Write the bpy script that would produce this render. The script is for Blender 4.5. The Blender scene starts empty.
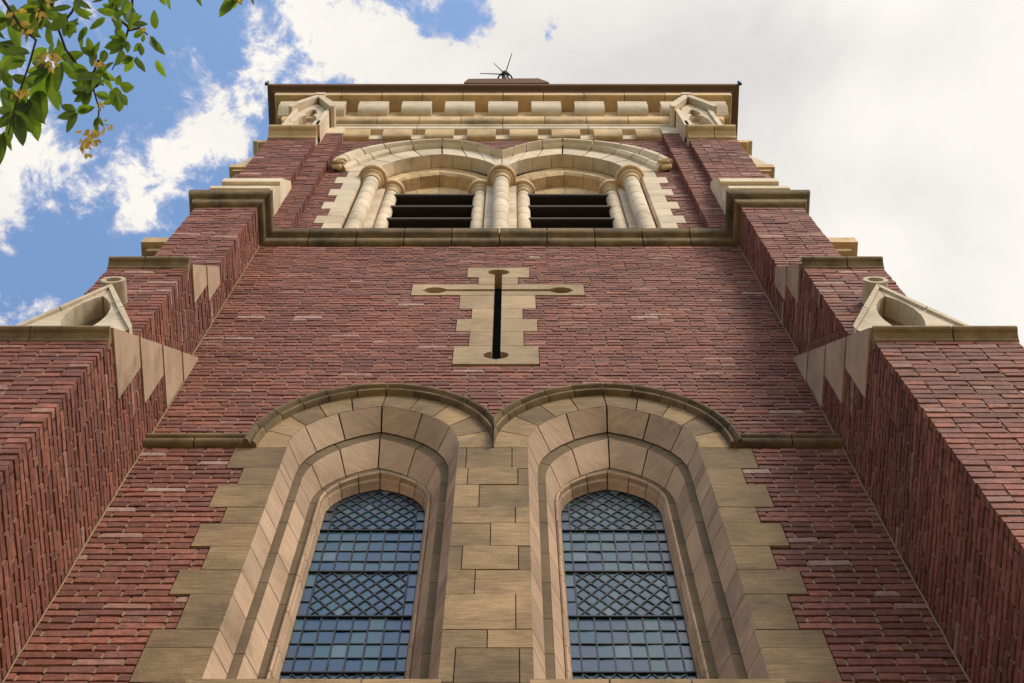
import bpy, math, random
from mathutils import Vector, Matrix
random.seed(7)
R = math.radians
S = bpy.context.scene
col = S.collection

# ------------------------------------------------------------------ camera
cd = bpy.data.cameras.new('camera'); cam = bpy.data.objects.new('camera', cd); col.objects.link(cam)
cam.location = (0.11, -3.41, 1.6)
cam.rotation_euler = (R(90 + 72.983), 0, 0)
cd.sensor_width = 36.0; cd.lens = 1650 / 1024 * 36.0
cd.clip_start = 0.05; cd.clip_end = 5000
S.camera = cam

# ------------------------------------------------------------------ sky and sun
SUN_AZ, SUN_EL = R(138), R(44)          # azimuth clockwise from +Y (north)
w = bpy.data.worlds.new('World'); S.world = w; w.use_nodes = True
nt = w.node_tree; N = nt.nodes; L = nt.links
for n in list(N): N.remove(n)
def nd(t, **k):
    n = N.new(t)
    for a, b in k.items(): setattr(n, a, b)
    return n
def mth(op, a, b=None, c=None):
    n = nd('ShaderNodeMath', operation=op)
    for i, v in enumerate((a, b, c)):
        if v is None: continue
        if isinstance(v, (int, float)): n.inputs[i].default_value = v
        else: L.new(v, n.inputs[i])
    return n.outputs[0]
out = nd('ShaderNodeOutputWorld'); bg = nd('ShaderNodeBackground')
sky = nd('ShaderNodeTexSky', sky_type='NISHITA'); sky.sun_disc = False
sky.sun_elevation = SUN_EL; sky.sun_rotation = SUN_AZ; sky.air_density = 1.0; sky.dust_density = 1.4; sky.ozone_density = 1.2
geo = nd('ShaderNodeTexCoord')
sep = nd('ShaderNodeSeparateXYZ'); L.new(geo.outputs['Generated'], sep.inputs[0])
zz = mth('MAXIMUM', mth('ADD', sep.outputs[2], 0.12), 0.05)
px = mth('DIVIDE', sep.outputs[0], zz); py = mth('DIVIDE', sep.outputs[1], zz)
cmb = nd('ShaderNodeCombineXYZ'); L.new(px, cmb.inputs[0]); L.new(py, cmb.inputs[1])
def noise(scale, detail, rough, dist=0.0, off=0.0):
    n = nd('ShaderNodeTexNoise'); n.inputs['Scale'].default_value = scale; n.inputs['Detail'].default_value = detail
    n.inputs['Roughness'].default_value = rough; n.inputs['Distortion'].default_value = dist
    v = nd('ShaderNodeVectorMath', operation='ADD'); L.new(cmb.outputs[0], v.inputs[0]); v.inputs[1].default_value = (off, off * .7, off * .3)
    L.new(v.outputs[0], n.inputs['Vector']); return n.outputs['Fac']
def blob(cx, cy, r, sx=1.0, sy=1.0):
    a = mth('DIVIDE', mth('SUBTRACT', px, cx), r * sx); b = mth('DIVIDE', mth('SUBTRACT', py, cy), r * sy)
    d = mth('ADD', mth('MULTIPLY', a, a), mth('MULTIPLY', b, b))
    return mth('POWER', 2.718, mth('MULTIPLY', d, -1.0))
big = noise(10.0, 8, .60, .2, 3.1)
fine = noise(26.0, 10, .66, .3, 7.7)
dens0 = mth('ADD', mth('MULTIPLY', big, .45), mth('MULTIPLY', fine, .55))
dens = mth('ADD', mth('MULTIPLY', mth('SUBTRACT', dens0, .5), 2.1), .5)
def pix(u, v):   # direction of a cloud in the sky dome -> sky-plane coordinates
    a = (u - 512) / 1650; b = (341.5 - v) / 1650; t = R(72.983)
    y = math.cos(t) - b * math.sin(t); z = math.sin(t) + b * math.cos(t); l = math.sqrt(a * a + y * y + z * z)
    return a / l / (z / l + .12), y / l / (z / l + .12)
front = mth('MINIMUM', mth('MAXIMUM', mth('ADD', mth('MULTIPLY', py, 5.0), .6), 0.0), 1.0)
bias = mth('MULTIPLY', mth('MULTIPLY', mth('ADD', px, .02), 3.2), front)
bias = mth('MINIMUM', mth('MAXIMUM', bias, -.17), .45)
for (u, v, r, sx, sy, k) in [(218, 125, .026, 1.1, .8, .30), (150, 195, .020, 1.2, 1.2, .22), (5, 215, .025, .7, 1.5, .24), (70, 185, .025, 1.3, .9, .17),
                     (20, 60, .035, 1.0, 1.3, .26), (340, 30, .04, 1.3, .8, .34), (20, 315, .02, 1.5, .8, .2), (265, 20, .02, 1, 1, .12), (100, 15, .02, 1, 1, .12),
                     (560, 35, .016, .7, 1.5, -.36), (250, 60, .02, .6, 1.2, .1), (640, 60, .09, 1.3, 1, .40), (420, 60, .03, 1.2, .6, .12), (465, 14, .018, 1.2, 1, -.34), (110, 225, .018, 1.6, .7, .16), (170, 165, .012, 1.5, .6, .12), (60, 150, .02, 1.5, .6, .1), (120, 70, .03, 1.3, 1.2, -.08), (50, 265, .03, 1.3, .8, -.12), (1010, 25, .02, 1, 1, -.2)]:
    cx, cy = pix(u, v)
    bias = mth('ADD', bias, mth('MULTIPLY', blob(cx, cy, r, sx, sy), k))
bias = mth('ADD', bias, mth('MULTIPLY', blob(-.05, -.42, .16, 1.2, 1.1), -.22))
bias = mth('ADD', bias, mth('MULTIPLY', blob(.078, -.43, .065, .8, 1.1), .8))
tot = mth('ADD', dens, bias)
mr = nd('ShaderNodeMapRange', interpolation_type='SMOOTHSTEP'); L.new(tot, mr.inputs[0])
mr.inputs[1].default_value = .44; mr.inputs[2].default_value = .62
cl = mr.outputs[0]
thick = noise(5.0, 5, .55, .3, 11.0)
tr = nd('ShaderNodeValToRGB'); t2 = mth('ADD', mth('MULTIPLY', thick, .55), .26)
for (u, v, r, sx, sy, k) in [(700, 95, .07, 1.2, .75, .13), (845, 40, .05, 1.3, .6, .08), (860, 185, .04, 1.6, .6, .07), (960, 260, .04, 1, 1, .05)]:
    cx, cy = pix(u, v); t2 = mth('SUBTRACT', t2, mth('MULTIPLY', blob(cx, cy, r, sx, sy), k))
L.new(t2, tr.inputs[0])
tr.color_ramp.elements[0].position = .40; tr.color_ramp.elements[0].color = (.76, .73, .725, 1)
tr.color_ramp.elements[1].position = .56; tr.color_ramp.elements[1].color = (1.0, .965, .90, 1)
# thin cloud edges carry a lavender tint
edge = nd('ShaderNodeMixRGB'); L.new(cl, edge.inputs[0]); edge.inputs[1].default_value = (.60, .58, .78, 1); L.new(tr.outputs[0], edge.inputs[2])
bs = nd('ShaderNodeMixRGB', blend_type='MULTIPLY'); bs.inputs[0].default_value = 1.0
L.new(sky.outputs[0], bs.inputs[1]); bs.inputs[2].default_value = (1.25, 1.38, 1.40, 1)
SKY_STR = 0.15
sc_ = nd('ShaderNodeMixRGB', blend_type='MULTIPLY'); sc_.inputs[0].default_value = 1.0
L.new(edge.outputs[0], sc_.inputs[1]); sc_.inputs[2].default_value = (.72 / SKY_STR,) * 3 + (1,)
mix = nd('ShaderNodeMixRGB'); L.new(cl, mix.inputs[0]); L.new(bs.outputs[0], mix.inputs[1]); L.new(sc_.outputs[0], mix.inputs[2])
L.new(mix.outputs[0], bg.inputs[0]); bg.inputs[1].default_value = SKY_STR
L.new(bg.outputs[0], out.inputs[0])

sl = bpy.data.lights.new('sun', 'SUN'); sun = bpy.data.objects.new('sun', sl); col.objects.link(sun)
sl.energy = 2.2; sl.angle = R(20); sl.color = (1.0, .87, .69)
sd = Vector((math.sin(SUN_AZ) * math.cos(SUN_EL), math.cos(SUN_AZ) * math.cos(SUN_EL), math.sin(SUN_EL)))
sun.rotation_euler = sd.to_track_quat('Z', 'Y').to_euler()
sun.location = (20, -20, 30)
S.view_settings.view_transform = 'Standard'; S.view_settings.look = 'None'
S.view_settings.exposure = 0.45; S.view_settings.gamma = 1.0
S.render.engine = 'CYCLES'
S.cycles.max_bounces = 6

# ------------------------------------------------------------------ materials
def newmat(name):
    m = bpy.data.materials.new(name); m.use_nodes = True
    return m, m.node_tree.nodes, m.node_tree.links, m.node_tree.nodes['Principled BSDF']
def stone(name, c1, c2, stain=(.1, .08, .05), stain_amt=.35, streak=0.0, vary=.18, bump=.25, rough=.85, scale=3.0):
    m, n, l, p = newmat(name)
    tc = n.new('ShaderNodeTexCoord'); g = n.new('ShaderNodeNewGeometry')
    def nz(s, d=6, r=.6, vec=None):
        x = n.new('ShaderNodeTexNoise'); x.inputs['Scale'].default_value = s; x.inputs['Detail'].default_value = d; x.inputs['Roughness'].default_value = r
        l.new(vec or tc.outputs['Object'], x.inputs['Vector']); return x.outputs['Fac']
    mp = n.new('ShaderNodeMapping'); mp.inputs['Scale'].default_value = (1, 1, 9); l.new(tc.outputs['Object'], mp.inputs[0])
    mx = n.new('ShaderNodeMixRGB'); mx.inputs[1].default_value = (*c1, 1); mx.inputs[2].default_value = (*c2, 1)
    r0 = n.new('ShaderNodeMapRange'); l.new(nz(scale), r0.inputs[0]); r0.inputs[1].default_value = .35; r0.inputs[2].default_value = .65
    l.new(r0.outputs[0], mx.inputs[0])
    # block to block value
    hs = n.new('ShaderNodeHueSaturation'); l.new(mx.outputs[0], hs.inputs['Color'])
    mr = n.new('ShaderNodeMapRange'); l.new(g.outputs['Random Per Island'], mr.inputs[0]); mr.inputs[3].default_value = 1 - vary; mr.inputs[4].default_value = 1 + vary
    l.new(mr.outputs[0], hs.inputs['Value'])
    last = hs.outputs[0]
    if streak:
        s = n.new('ShaderNodeMixRGB'); s.blend_type = 'MULTIPLY'; 
        r1 = n.new('ShaderNodeMapRange'); l.new(nz(6, 5, .7, mp.outputs[0]), r1.inputs[0]); r1.inputs[1].default_value = .35; r1.inputs[2].default_value = .7
        r1.inputs[3].default_value = 1 - streak; r1.inputs[4].default_value = 1 + streak * .4
        s.inputs[0].default_value = 1; l.new(last, s.inputs[1]); l.new(r1.outputs[0], s.inputs[2]); last = s.outputs[0]
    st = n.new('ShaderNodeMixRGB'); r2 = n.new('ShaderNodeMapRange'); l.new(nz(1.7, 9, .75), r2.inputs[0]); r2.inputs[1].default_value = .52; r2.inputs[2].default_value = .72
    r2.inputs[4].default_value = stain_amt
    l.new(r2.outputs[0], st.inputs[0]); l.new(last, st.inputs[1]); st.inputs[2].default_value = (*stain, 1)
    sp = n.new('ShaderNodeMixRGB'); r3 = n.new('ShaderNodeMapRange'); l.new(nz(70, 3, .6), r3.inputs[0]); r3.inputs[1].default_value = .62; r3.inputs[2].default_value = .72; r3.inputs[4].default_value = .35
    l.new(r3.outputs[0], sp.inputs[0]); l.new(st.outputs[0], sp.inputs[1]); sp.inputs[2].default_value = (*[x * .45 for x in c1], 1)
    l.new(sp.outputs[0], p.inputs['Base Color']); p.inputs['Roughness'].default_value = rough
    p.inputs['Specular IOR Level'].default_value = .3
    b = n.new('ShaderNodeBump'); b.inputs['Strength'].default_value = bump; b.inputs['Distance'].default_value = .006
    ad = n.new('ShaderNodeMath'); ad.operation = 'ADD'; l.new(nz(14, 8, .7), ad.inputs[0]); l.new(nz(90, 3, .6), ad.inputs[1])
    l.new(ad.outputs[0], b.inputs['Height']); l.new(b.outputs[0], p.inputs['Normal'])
    return m
def brickmat():
    m, n, l, p = newmat('red_brick')
    tc = n.new('ShaderNodeTexCoord'); g = n.new('ShaderNodeNewGeometry')
    cr = n.new('ShaderNodeValToRGB'); l.new(g.outputs['Random Per Island'], cr.inputs[0]); e = cr.color_ramp; e.interpolation = 'LINEAR'
    stops = [(0, (.135, .041, .026)), (.16, (.225, .072, .044)), (.3, (.17, .055, .036)), (.45, (.29, .098, .060)), (.58, (.21, .070, .045)), (.7, (.15, .052, .039)), (.82, (.30, .107, .068)), (.94, (.185, .070, .052)), (.98, (.31, .15, .11)), (1, (.40, .26, .21))]
    e.elements[0].position = 0; e.elements[0].color = (*stops[0][1], 1); e.elements[1].position = 1; e.elements[1].color = (*stops[-1][1], 1)
    for q, c in stops[1:-1]:
        x = e.elements.new(q); x.color = (*c, 1)
    def nz(s, d=6, r=.6):
        x = n.new('ShaderNodeTexNoise'); x.inputs['Scale'].default_value = s; x.inputs['Detail'].default_value = d; x.inputs['Roughness'].default_value = r
        l.new(tc.outputs['Object'], x.inputs['Vector']); return x.outputs['Fac']
    a = n.new('ShaderNodeMixRGB'); a.blend_type = 'MULTIPLY'; a.inputs[0].default_value = 1; l.new(cr.outputs[0], a.inputs[1])
    r1 = n.new('ShaderNodeMapRange'); l.new(nz(22, 6, .7), r1.inputs[0]); r1.inputs[1].default_value = .3; r1.inputs[2].default_value = .7; r1.inputs[3].default_value = .55; r1.inputs[4].default_value = 1.45
    l.new(r1.outputs[0], a.inputs[2])
    d = n.new('ShaderNodeMixRGB'); r2 = n.new('ShaderNodeMapRange'); l.new(nz(55, 4, .7), r2.inputs[0]); r2.inputs[1].default_value = .6; r2.inputs[2].default_value = .68; r2.inputs[4].default_value = .6
    l.new(r2.outputs[0], d.inputs[0]); l.new(a.outputs[0], d.inputs[1]); d.inputs[2].default_value = (.06, .035, .03, 1)
    f = n.new('ShaderNodeMixRGB'); f.blend_type = 'MULTIPLY'; f.inputs[0].default_value = 1; l.new(d.outputs[0], f.inputs[1])
    r3 = n.new('ShaderNodeMapRange'); l.new(nz(.8, 5, .6), r3.inputs[0]); r3.inputs[1].default_value = .35; r3.inputs[2].default_value = .65; r3.inputs[3].default_value = .85; r3.inputs[4].default_value = 1.15
    l.new(r3.outputs[0], f.inputs[2])
    l.new(f.outputs[0], p.inputs['Base Color']); p.inputs['Roughness'].default_value = .7; p.inputs['Specular IOR Level'].default_value = .24
    b = n.new('ShaderNodeBump'); b.inputs['Strength'].default_value = .9; b.inputs['Distance'].default_value = .012
    l.new(nz(45, 8, .75), b.inputs['Height']); l.new(b.outputs[0], p.inputs['Normal'])
    return m
def plainbrick():
    m, n, l, p = newmat('plain_brickwork')
    tc = n.new('ShaderNodeTexCoord'); mp = n.new('ShaderNodeMapping'); mp.inputs['Rotation'].default_value = (R(90), 0, 0); l.new(tc.outputs['Object'], mp.inputs[0])
    b = n.new('ShaderNodeTexBrick'); l.new(mp.outputs[0], b.inputs[0]); b.inputs['Scale'].default_value = 1
    b.inputs['Brick Width'].default_value = .225; b.inputs['Row Height'].default_value = .0677; b.inputs['Mortar Size'].default_value = .006
    b.inputs['Color1'].default_value = (.25, .09, .07, 1); b.inputs['Color2'].default_value = (.18, .065, .055, 1); b.inputs['Mortar'].default_value = (.2, .16, .11, 1)
    l.new(b.outputs[0], p.inputs[0]); p.inputs['Roughness'].default_value = .85
    return m
def simple(name, c, rough=.6, metal=0, nscale=20, amt=.25, spec=.5):
    m, n, l, p = newmat(name)
    tc = n.new('ShaderNodeTexCoord'); x = n.new('ShaderNodeTexNoise'); x.inputs['Scale'].default_value = nscale; x.inputs['Detail'].default_value = 6
    l.new(tc.outputs['Object'], x.inputs['Vector'])
    mx = n.new('ShaderNodeMixRGB'); mx.inputs[1].default_value = (*[v * (1 - amt) for v in c], 1); mx.inputs[2].default_value = (*[v * (1 + amt) for v in c], 1)
    l.new(x.outputs['Fac'], mx.inputs[0]); l.new(mx.outputs[0], p.inputs['Base Color'])
    p.inputs['Roughness'].default_value = rough; p.inputs['Metallic'].default_value = metal; p.inputs['Specular IOR Level'].default_value = spec
    b = n.new('ShaderNodeBump'); b.inputs['Strength'].default_value = .2; b.inputs['Distance'].default_value = .004; l.new(x.outputs['Fac'], b.inputs['Height']); l.new(b.outputs[0], p.inputs['Normal'])
    return m
def glassmat():
    m, n, l, p = newmat('leaded_glass')
    g = n.new('ShaderNodeNewGeometry'); tc = n.new('ShaderNodeTexCoord')
    cr = n.new('ShaderNodeValToRGB'); l.new(g.outputs['Random Per Island'], cr.inputs[0]); cr.color_ramp.interpolation = 'CONSTANT'
    st = [(0, (.010, .040, .05)), (.2, (.008, .024, .045)), (.4, (.018, .055, .05)), (.55, (.008, .022, .035)), (.7, (.03, .065, .06)), (.85, (.014, .028, .045))]
    cr.color_ramp.elements[0].color = (*st[0][1], 1); cr.color_ramp.elements[1].position = .97; cr.color_ramp.elements[1].color = (.07, .10, .11, 1)
    for q, c in st[1:]:
        x = cr.color_ramp.elements.new(q); x.color = (*c, 1)
    l.new(cr.outputs[0], p.inputs['Base Color']); p.inputs['Roughness'].default_value = .10; p.inputs['IOR'].default_value = 1.75
    p.inputs['Specular IOR Level'].default_value = .7
    mp = n.new('ShaderNodeMapping'); mp.inputs['Scale'].default_value = (1, 1, 2.4); l.new(tc.outputs['Object'], mp.inputs[0])
    x = n.new('ShaderNodeTexNoise'); x.inputs['Scale'].default_value = 55; x.inputs['Detail'].default_value = 4; l.new(mp.outputs[0], x.inputs['Vector'])
    b = n.new('ShaderNodeBump'); b.inputs['Strength'].default_value = .4; b.inputs['Distance'].default_value = .004; l.new(x.outputs['Fac'], b.inputs['Height']); l.new(b.outputs[0], p.inputs['Normal'])
    return m
def leafmat(name, c, t):
    m, n, l, p = newmat(name)
    g = n.new('ShaderNodeNewGeometry'); hs = n.new('ShaderNodeHueSaturation'); hs.inputs['Color'].default_value = (*c, 1)
    mr = n.new('ShaderNodeMapRange'); l.new(g.outputs['Random Per Island'], mr.inputs[0]); mr.inputs[3].default_value = .65; mr.inputs[4].default_value = 1.35; l.new(mr.outputs[0], hs.inputs['Value'])
    tr = n.new('ShaderNodeBsdfTranslucent'); h2 = n.new('ShaderNodeHueSaturation'); h2.inputs['Color'].default_value = (*t, 1); l.new(mr.outputs[0], h2.inputs['Value'])
    tc = n.new('ShaderNodeTexCoord'); x = n.new('ShaderNodeTexNoise'); x.inputs['Scale'].default_value = 60; l.new(tc.outputs['Object'], x.inputs['Vector'])
    mu = n.new('ShaderNodeMixRGB'); mu.blend_type = 'MULTIPLY'; mu.inputs[0].default_value = .6; l.new(h2.outputs[0], mu.inputs[1]); l.new(x.outputs['Fac'], mu.inputs[2])
    l.new(mu.outputs[0], tr.inputs[0]); l.new(hs.outputs[0], p.inputs['Base Color']); p.inputs['Roughness'].default_value = .5
    ms = n.new('ShaderNodeMixShader'); ms.inputs[0].default_value = .5; l.new(p.outputs[0], ms.inputs[1]); l.new(tr.outputs[0], ms.inputs[2])
    l.new(ms.outputs[0], n['Material Output'].inputs[0])
    return m
M = dict(
    brick=brickmat(), plain=plainbrick(),
    mortar=simple('lime_mortar', (.27, .195, .115), .95, 0, 60, .35, .1),
    bed=simple('shaded_bed_mortar', (.05, .034, .022), .95, 0, 60, .4, .1),  # same mortar, coloured darker for the shade in the raked joints
    joint=simple('dark_joint', (.022, .017, .012), .95, 0, 60, .3, .1),
    cream=stone('cream_terracotta', (.71, .565, .41), (.58, .45, .31), (.20, .13, .065), .6, .12, .13, .3),
    tan=stone('tan_moulded_stone', (.72, .49, .265), (.57, .375, .195), (.10, .07, .035), .75, .2, .16, .3),
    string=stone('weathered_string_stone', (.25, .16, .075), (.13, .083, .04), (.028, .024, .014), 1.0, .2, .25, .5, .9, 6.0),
    pink=stone('pinkish_reveal_stone', (.50, .34, .23), (.385, .26, .17), (.15, .10, .055), .75, .18, .2, .45),
    gable=stone('grey_gable_stone', (.58, .46, .33), (.46, .36, .25), (.10, .08, .05), .7, .2, .12, .4),
    quoin=stone('brown_quoin_sandstone', (.335, .215, .105), (.21, .132, .064), (.06, .043, .024), .8, .4, .33, .6),
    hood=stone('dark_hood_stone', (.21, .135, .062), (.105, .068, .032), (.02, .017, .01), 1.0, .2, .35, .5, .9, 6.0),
    rebate=stone('shaded_rebate_stone', (.17, .11, .055), (.12, .078, .04), (.05, .035, .02), .6, .2, .15, .3),  # brown stone, darkened further to paint in the shade of steps and recesses
    crossst=stone('buff_cross_stone', (.45, .31, .18), (.34, .23, .125), (.10, .075, .045), .6, .3, .22, .4),
    glass=glassmat(), lead=simple('lead_came', (.018, .018, .02), .55, .3),
    louvre=simple('dark_timber_louvre', (.060, .048, .038), .8, 0, 30, .4, .2),
    gutter=simple('brown_painted_metal', (.15, .08, .048), .9, .0, 8, .25, .1),
    iron=simple('black_iron', (.015, .014, .014), .5, .5),
    dark=simple('dark_interior', (.012, .011, .010), .9, 0, 5, .2, .1),  # near-black colour stands for the unlit inside
    bark=simple('twig_bark', (.05, .035, .028), .9, 0, 40, .3, .2),
    leaf=leafmat('green_leaf', (.065, .11, .016), (.24, .36, .02)),
    seed=leafmat('yellow_seed_wing', (.50, .36, .10), (.62, .40, .06)),
)

# ------------------------------------------------------------------ mesh helpers
class MB:
    def __init__(s): s.v = []; s.f = []
    def add(s, vs, fs):
        b = len(s.v); s.v += [tuple(p) for p in vs]; s.f += [tuple(i + b for i in f) for f in fs]
    def box(s, x0, x1, y0, y1, z0, z1):
        if x0 > x1: x0, x1 = x1, x0
        s.add([(x0, y0, z0), (x1, y0, z0), (x1, y1, z0), (x0, y1, z0), (x0, y0, z1), (x1, y0, z1), (x1, y1, z1), (x0, y1, z1)],
              [(0, 3, 2, 1), (4, 5, 6, 7), (0, 1, 5, 4), (1, 2, 6, 5), (2, 3, 7, 6), (3, 0, 4, 7)])
    def hexa(s, p):
        s.add(p, [(0, 3, 2, 1), (4, 5, 6, 7), (0, 1, 5, 4), (1, 2, 6, 5), (2, 3, 7, 6), (3, 0, 4, 7)])
    def prism(s, poly, fn0, fn1):
        n = len(poly); s.add([fn0(*p) for p in poly] + [fn1(*p) for p in poly],
            [tuple(range(n))[::-1], tuple(range(n, 2 * n))] + [(i, (i + 1) % n, n + (i + 1) % n, n + i) for i in range(n)])
    def prism_x(s, poly, x0, x1):   # poly in (y,z)
        s.prism(poly, lambda a, b: (x0, a, b), lambda a, b: (x1, a, b))
    def prism_y(s, poly, y0, y1):   # poly in (x,z)
        s.prism(poly, lambda a, b: (a, y0, b), lambda a, b: (a, y1, b))
    def prism_z(s, poly, z0, z1):   # poly in (x,y)
        s.prism(poly, lambda a, b: (a, b, z0), lambda a, b: (a, b, z1))
    def loft(s, rings, cap=True):
        n = len(rings[0]); vs = [p for r in rings for p in r]; fs = []
        for k in range(len(rings) - 1):
            for i in range(n):
                j = (i + 1) % n; fs.append((k * n + i, k * n + j, (k + 1) * n + j, (k + 1) * n + i))
        if cap: fs.append(tuple(range(n))[::-1]); fs.append(tuple(range((len(rings) - 1) * n, len(rings) * n)))
        s.add(vs, fs)
    def lathe(s, prof, cx, cy, seg=24):
        rings = [[(cx + r * math.cos(2 * math.pi * k / seg), cy + r * math.sin(2 * math.pi * k / seg), z) for k in range(seg)] for r, z in prof]
        s.loft(rings)
    def tube(s, pts, rad, seg=6):
        rings = []
        for i, p in enumerate(pts):
            a = Vector(pts[max(i - 1, 0)]); b = Vector(pts[min(i + 1, len(pts) - 1)]); d = (b - a).normalized()
            u = d.orthogonal().normalized(); v = d.cross(u); r = rad[i] if isinstance(rad, (list, tuple)) else rad
            rings.append([tuple(Vector(p) + u * r * math.cos(2 * math.pi * k / seg) + v * r * math.sin(2 * math.pi * k / seg)) for k in range(seg)])
        # keep ring orientation coherent
        for i in range(1, len(rings)):
            best = min(range(seg), key=lambda o: sum((Vector(rings[i][(k + o) % seg]) - Vector(rings[i - 1][k])).length for k in range(seg)))
            rings[i] = [rings[i][(k + best) % seg] for k in range(seg)]
        s.loft(rings)
    def build(s, name, mat, parent=None, smooth=0, label=None, fix=True):
        me = bpy.data.meshes.new(name); me.from_pydata(s.v, [], s.f); me.validate()
        me.materials.append(mat)
        if fix:
            import bmesh
            bm = bmesh.new(); bm.from_mesh(me); bmesh.ops.recalc_face_normals(bm, faces=bm.faces); bm.to_mesh(me); bm.free()
        if smooth:
            me.shade_smooth(); me.set_sharp_from_angle(angle=R(smooth))
        o = bpy.data.objects.new(name, me); col.objects.link(o)
        if parent: o.parent = parent
        if label: o['label'] = label
        return o

CH = .0677; GAP = .0165
def bricks(mb, mo, O, U, Nn, z0, z1, iv, ends=(0, 0), prow=.0022):
    """real bricks on a wall face: O origin, U along, Nn outward; iv(z)->intervals; ends: 1 if that end is an outer corner"""
    O = Vector(O); U = Vector(U); Nn = Vector(Nn); rnd = random.random
    k0 = int(math.ceil(z0 / CH - 1e-6)); k = k0
    while (k + 1) * CH <= z1 + 1e-6:
        za = k * CH; zb = za + CH - GAP; zm = za + CH / 2; hdr = (k % 4 == 0)
        for (a, b) in iv(zm):
            if b - a < .03: continue
            def put(m, u0, u1, n0, n1, q0, q1, j):
                p = []
                for zq in (q0, q1):
                    for (uu, nn) in ((u0, n1), (u1, n1), (u1, n0), (u0, n0)):
                        jj = j if nn == n1 else 0
                        p.append(O + U * (uu + (rnd() - .5) * jj * .6) + Nn * (nn + (rnd() - .5) * jj) + Vector((0, 0, zq + (rnd() - .5) * jj * .8)))
                m.hexa(p)
            put(mo[1], a + (0.004 if ends[0] else 0), b - (.004 if ends[1] else 0), -.10, -.032, za - GAP, zb, 0)     # bed mortar, raked back
            put(mo[0], a + .006, b - .006, -.05, -.0055, za + .003, zb - .003, .001)      # head joints nearly flush
            L_ = .1065 if hdr else .213
            u = a - ((k * 37 % 11) / 11.0) * L_ * .0 - (0 if hdr else (.0532 if k % 2 else .16))
            if hdr: u = a - .0532 * (k // 4 % 2)
            if ends[0]: u = a - (L_ - (.1065 if k % 2 else .213)) if not hdr else a
            while u < b - .005:
                u0 = max(u, a); u1 = min(u + L_ - .0128, b)
                if b - (u + L_) < .03: u1 = b
                if u1 - u0 > .018:
                    c0 = ends[0] and u0 <= a + 1e-4; c1 = ends[1] and u1 >= b - 1e-4
                    dz = (rnd() - .5) * .003; dp = (rnd() - .5) * 2 * prow
                    dp = max(dp, -.0022)
                    own = True
                    if c0 and ends[0] == 2: own = k % 2 == 0
                    if c1 and ends[1] == 2: own = k % 2 == 0
                    if c0 and ends[0] == 3: own = k % 2 == 1
                    if c1 and ends[1] == 3: own = k % 2 == 1
                    depth = -.10 if (c0 or c1) and own else -.04
                    uu0, uu1 = u0, u1
                    if (c0 or c1):
                        if own:
                            ex = (rnd() - .3) * .006
                            if c0: uu0 -= ex
                            else: uu1 += ex
                        else:                      # the other face's corner brick shows here
                            if c0: uu0 += .106
                            else: uu1 -= .106
                    if uu1 - uu0 > .02:
                        put(mb, uu0, uu1, depth, dp, za + dz + rnd() * .002, zb + dz + (rnd() - .5) * .003, .0042)
                u += L_
                if b - u < .03: break
        k += 1

def ring(c, h, zs, ap, k=0.0):
    """arch outline: k=0 pointed two-centred, k=1 elliptical; t in [-1,1] -> (x,z); t=-1 left spring, 0 apex"""
    r = ap - zs; Rr = max((h * h + r * r) / (2 * h), h); cx = Rr - h; amax = math.atan2(r, cx) if cx > 1e-6 else math.pi / 2
    def f(t):
        q = 1 - abs(t); a = amax * q; x = (Rr * math.cos(a) - cx) * (1 - k) + k * h * math.cos(q * math.pi / 2)
        z = zs + Rr * math.sin(a) * (1 - k) + k * r * math.sin(q * math.pi / 2)
        return (c + (x if t > 0 else -x), z)
    return f
def ring_pt(P, t, zb, zs):
    """point of one profile line (c, h, y, apex[, own spring[, roundness]]) at path parameter t; |t|>1 is the jamb"""
    c, h, y, ap = P[:4]; so = P[4] if len(P) > 4 else zs; k = P[5] if len(P) > 5 else 0.0
    if t <= -1: return (c - h, y, zs + (zb - zs) * (-t - 1))
    if t >= 1: return (c + h, y, zs + (zb - zs) * (t - 1))
    L0 = so - zs; La = math.hypot(h, ap - so) * 1.1; u = (1 - abs(t)) * (L0 + La); sg = 1 if t > 0 else -1
    if u < L0: return (c + sg * h, y, zs + u)
    x, z = ring(c, h, so, ap, k)(sg * (1 - (u - L0) / La) if abs(t) > 1e-9 else 0.0); return (x, y, z)
def sweep(mb, prof, zb, zs, ts, gap, clampx=None, zref=None):
    """stones between joint params ts; closed cross-section prof = list of (c,h,y,apex)"""
    for a, b in zip(ts[:-1], ts[1:]):
        la = (zs - zb) if (abs(a + b) / 2 > 1) else math.pi * .5 * prof[0][1] * 1.15
        g = gap / la / 2; a2, b2 = a + g, b - g
        n = 1 if abs(a + b) / 2 > 1 else max(2, int(abs(b - a) * 10))
        rings = []
        for k in range(n + 1):
            t = a2 + (b2 - a2) * k / n; r = []
            for P in prof:
                x, y, z = ring_pt(P, t, zb, zs)
                if clampx is not None:
                    if clampx < 0: x = min(x, -.0015)
                    else: x = max(x, .0015)
                r.append((x, y, z))
            rings.append(r)
        mb.loft(rings)
def jts(zb, zs, heights, narc):
    ts = [-1 - (zs - z) / (zs - zb) for z in heights] ; ts = [-2] + sorted([t for t in ts if -1.97 < t < -1.03])
    arc = [-1 + 2 * i / narc for i in range(narc + 1)]
    right = sorted([-t for t in ts])
    return ts + arc + right

# ------------------------------------------------------------------ the church tower
T = bpy.data.objects.new('church_tower', None); col.objects.link(T)
T['label'] = 'tall red brick church tower with cream stone belfry, buttresses and two lancet windows'; T['category'] = 'tower'

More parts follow.
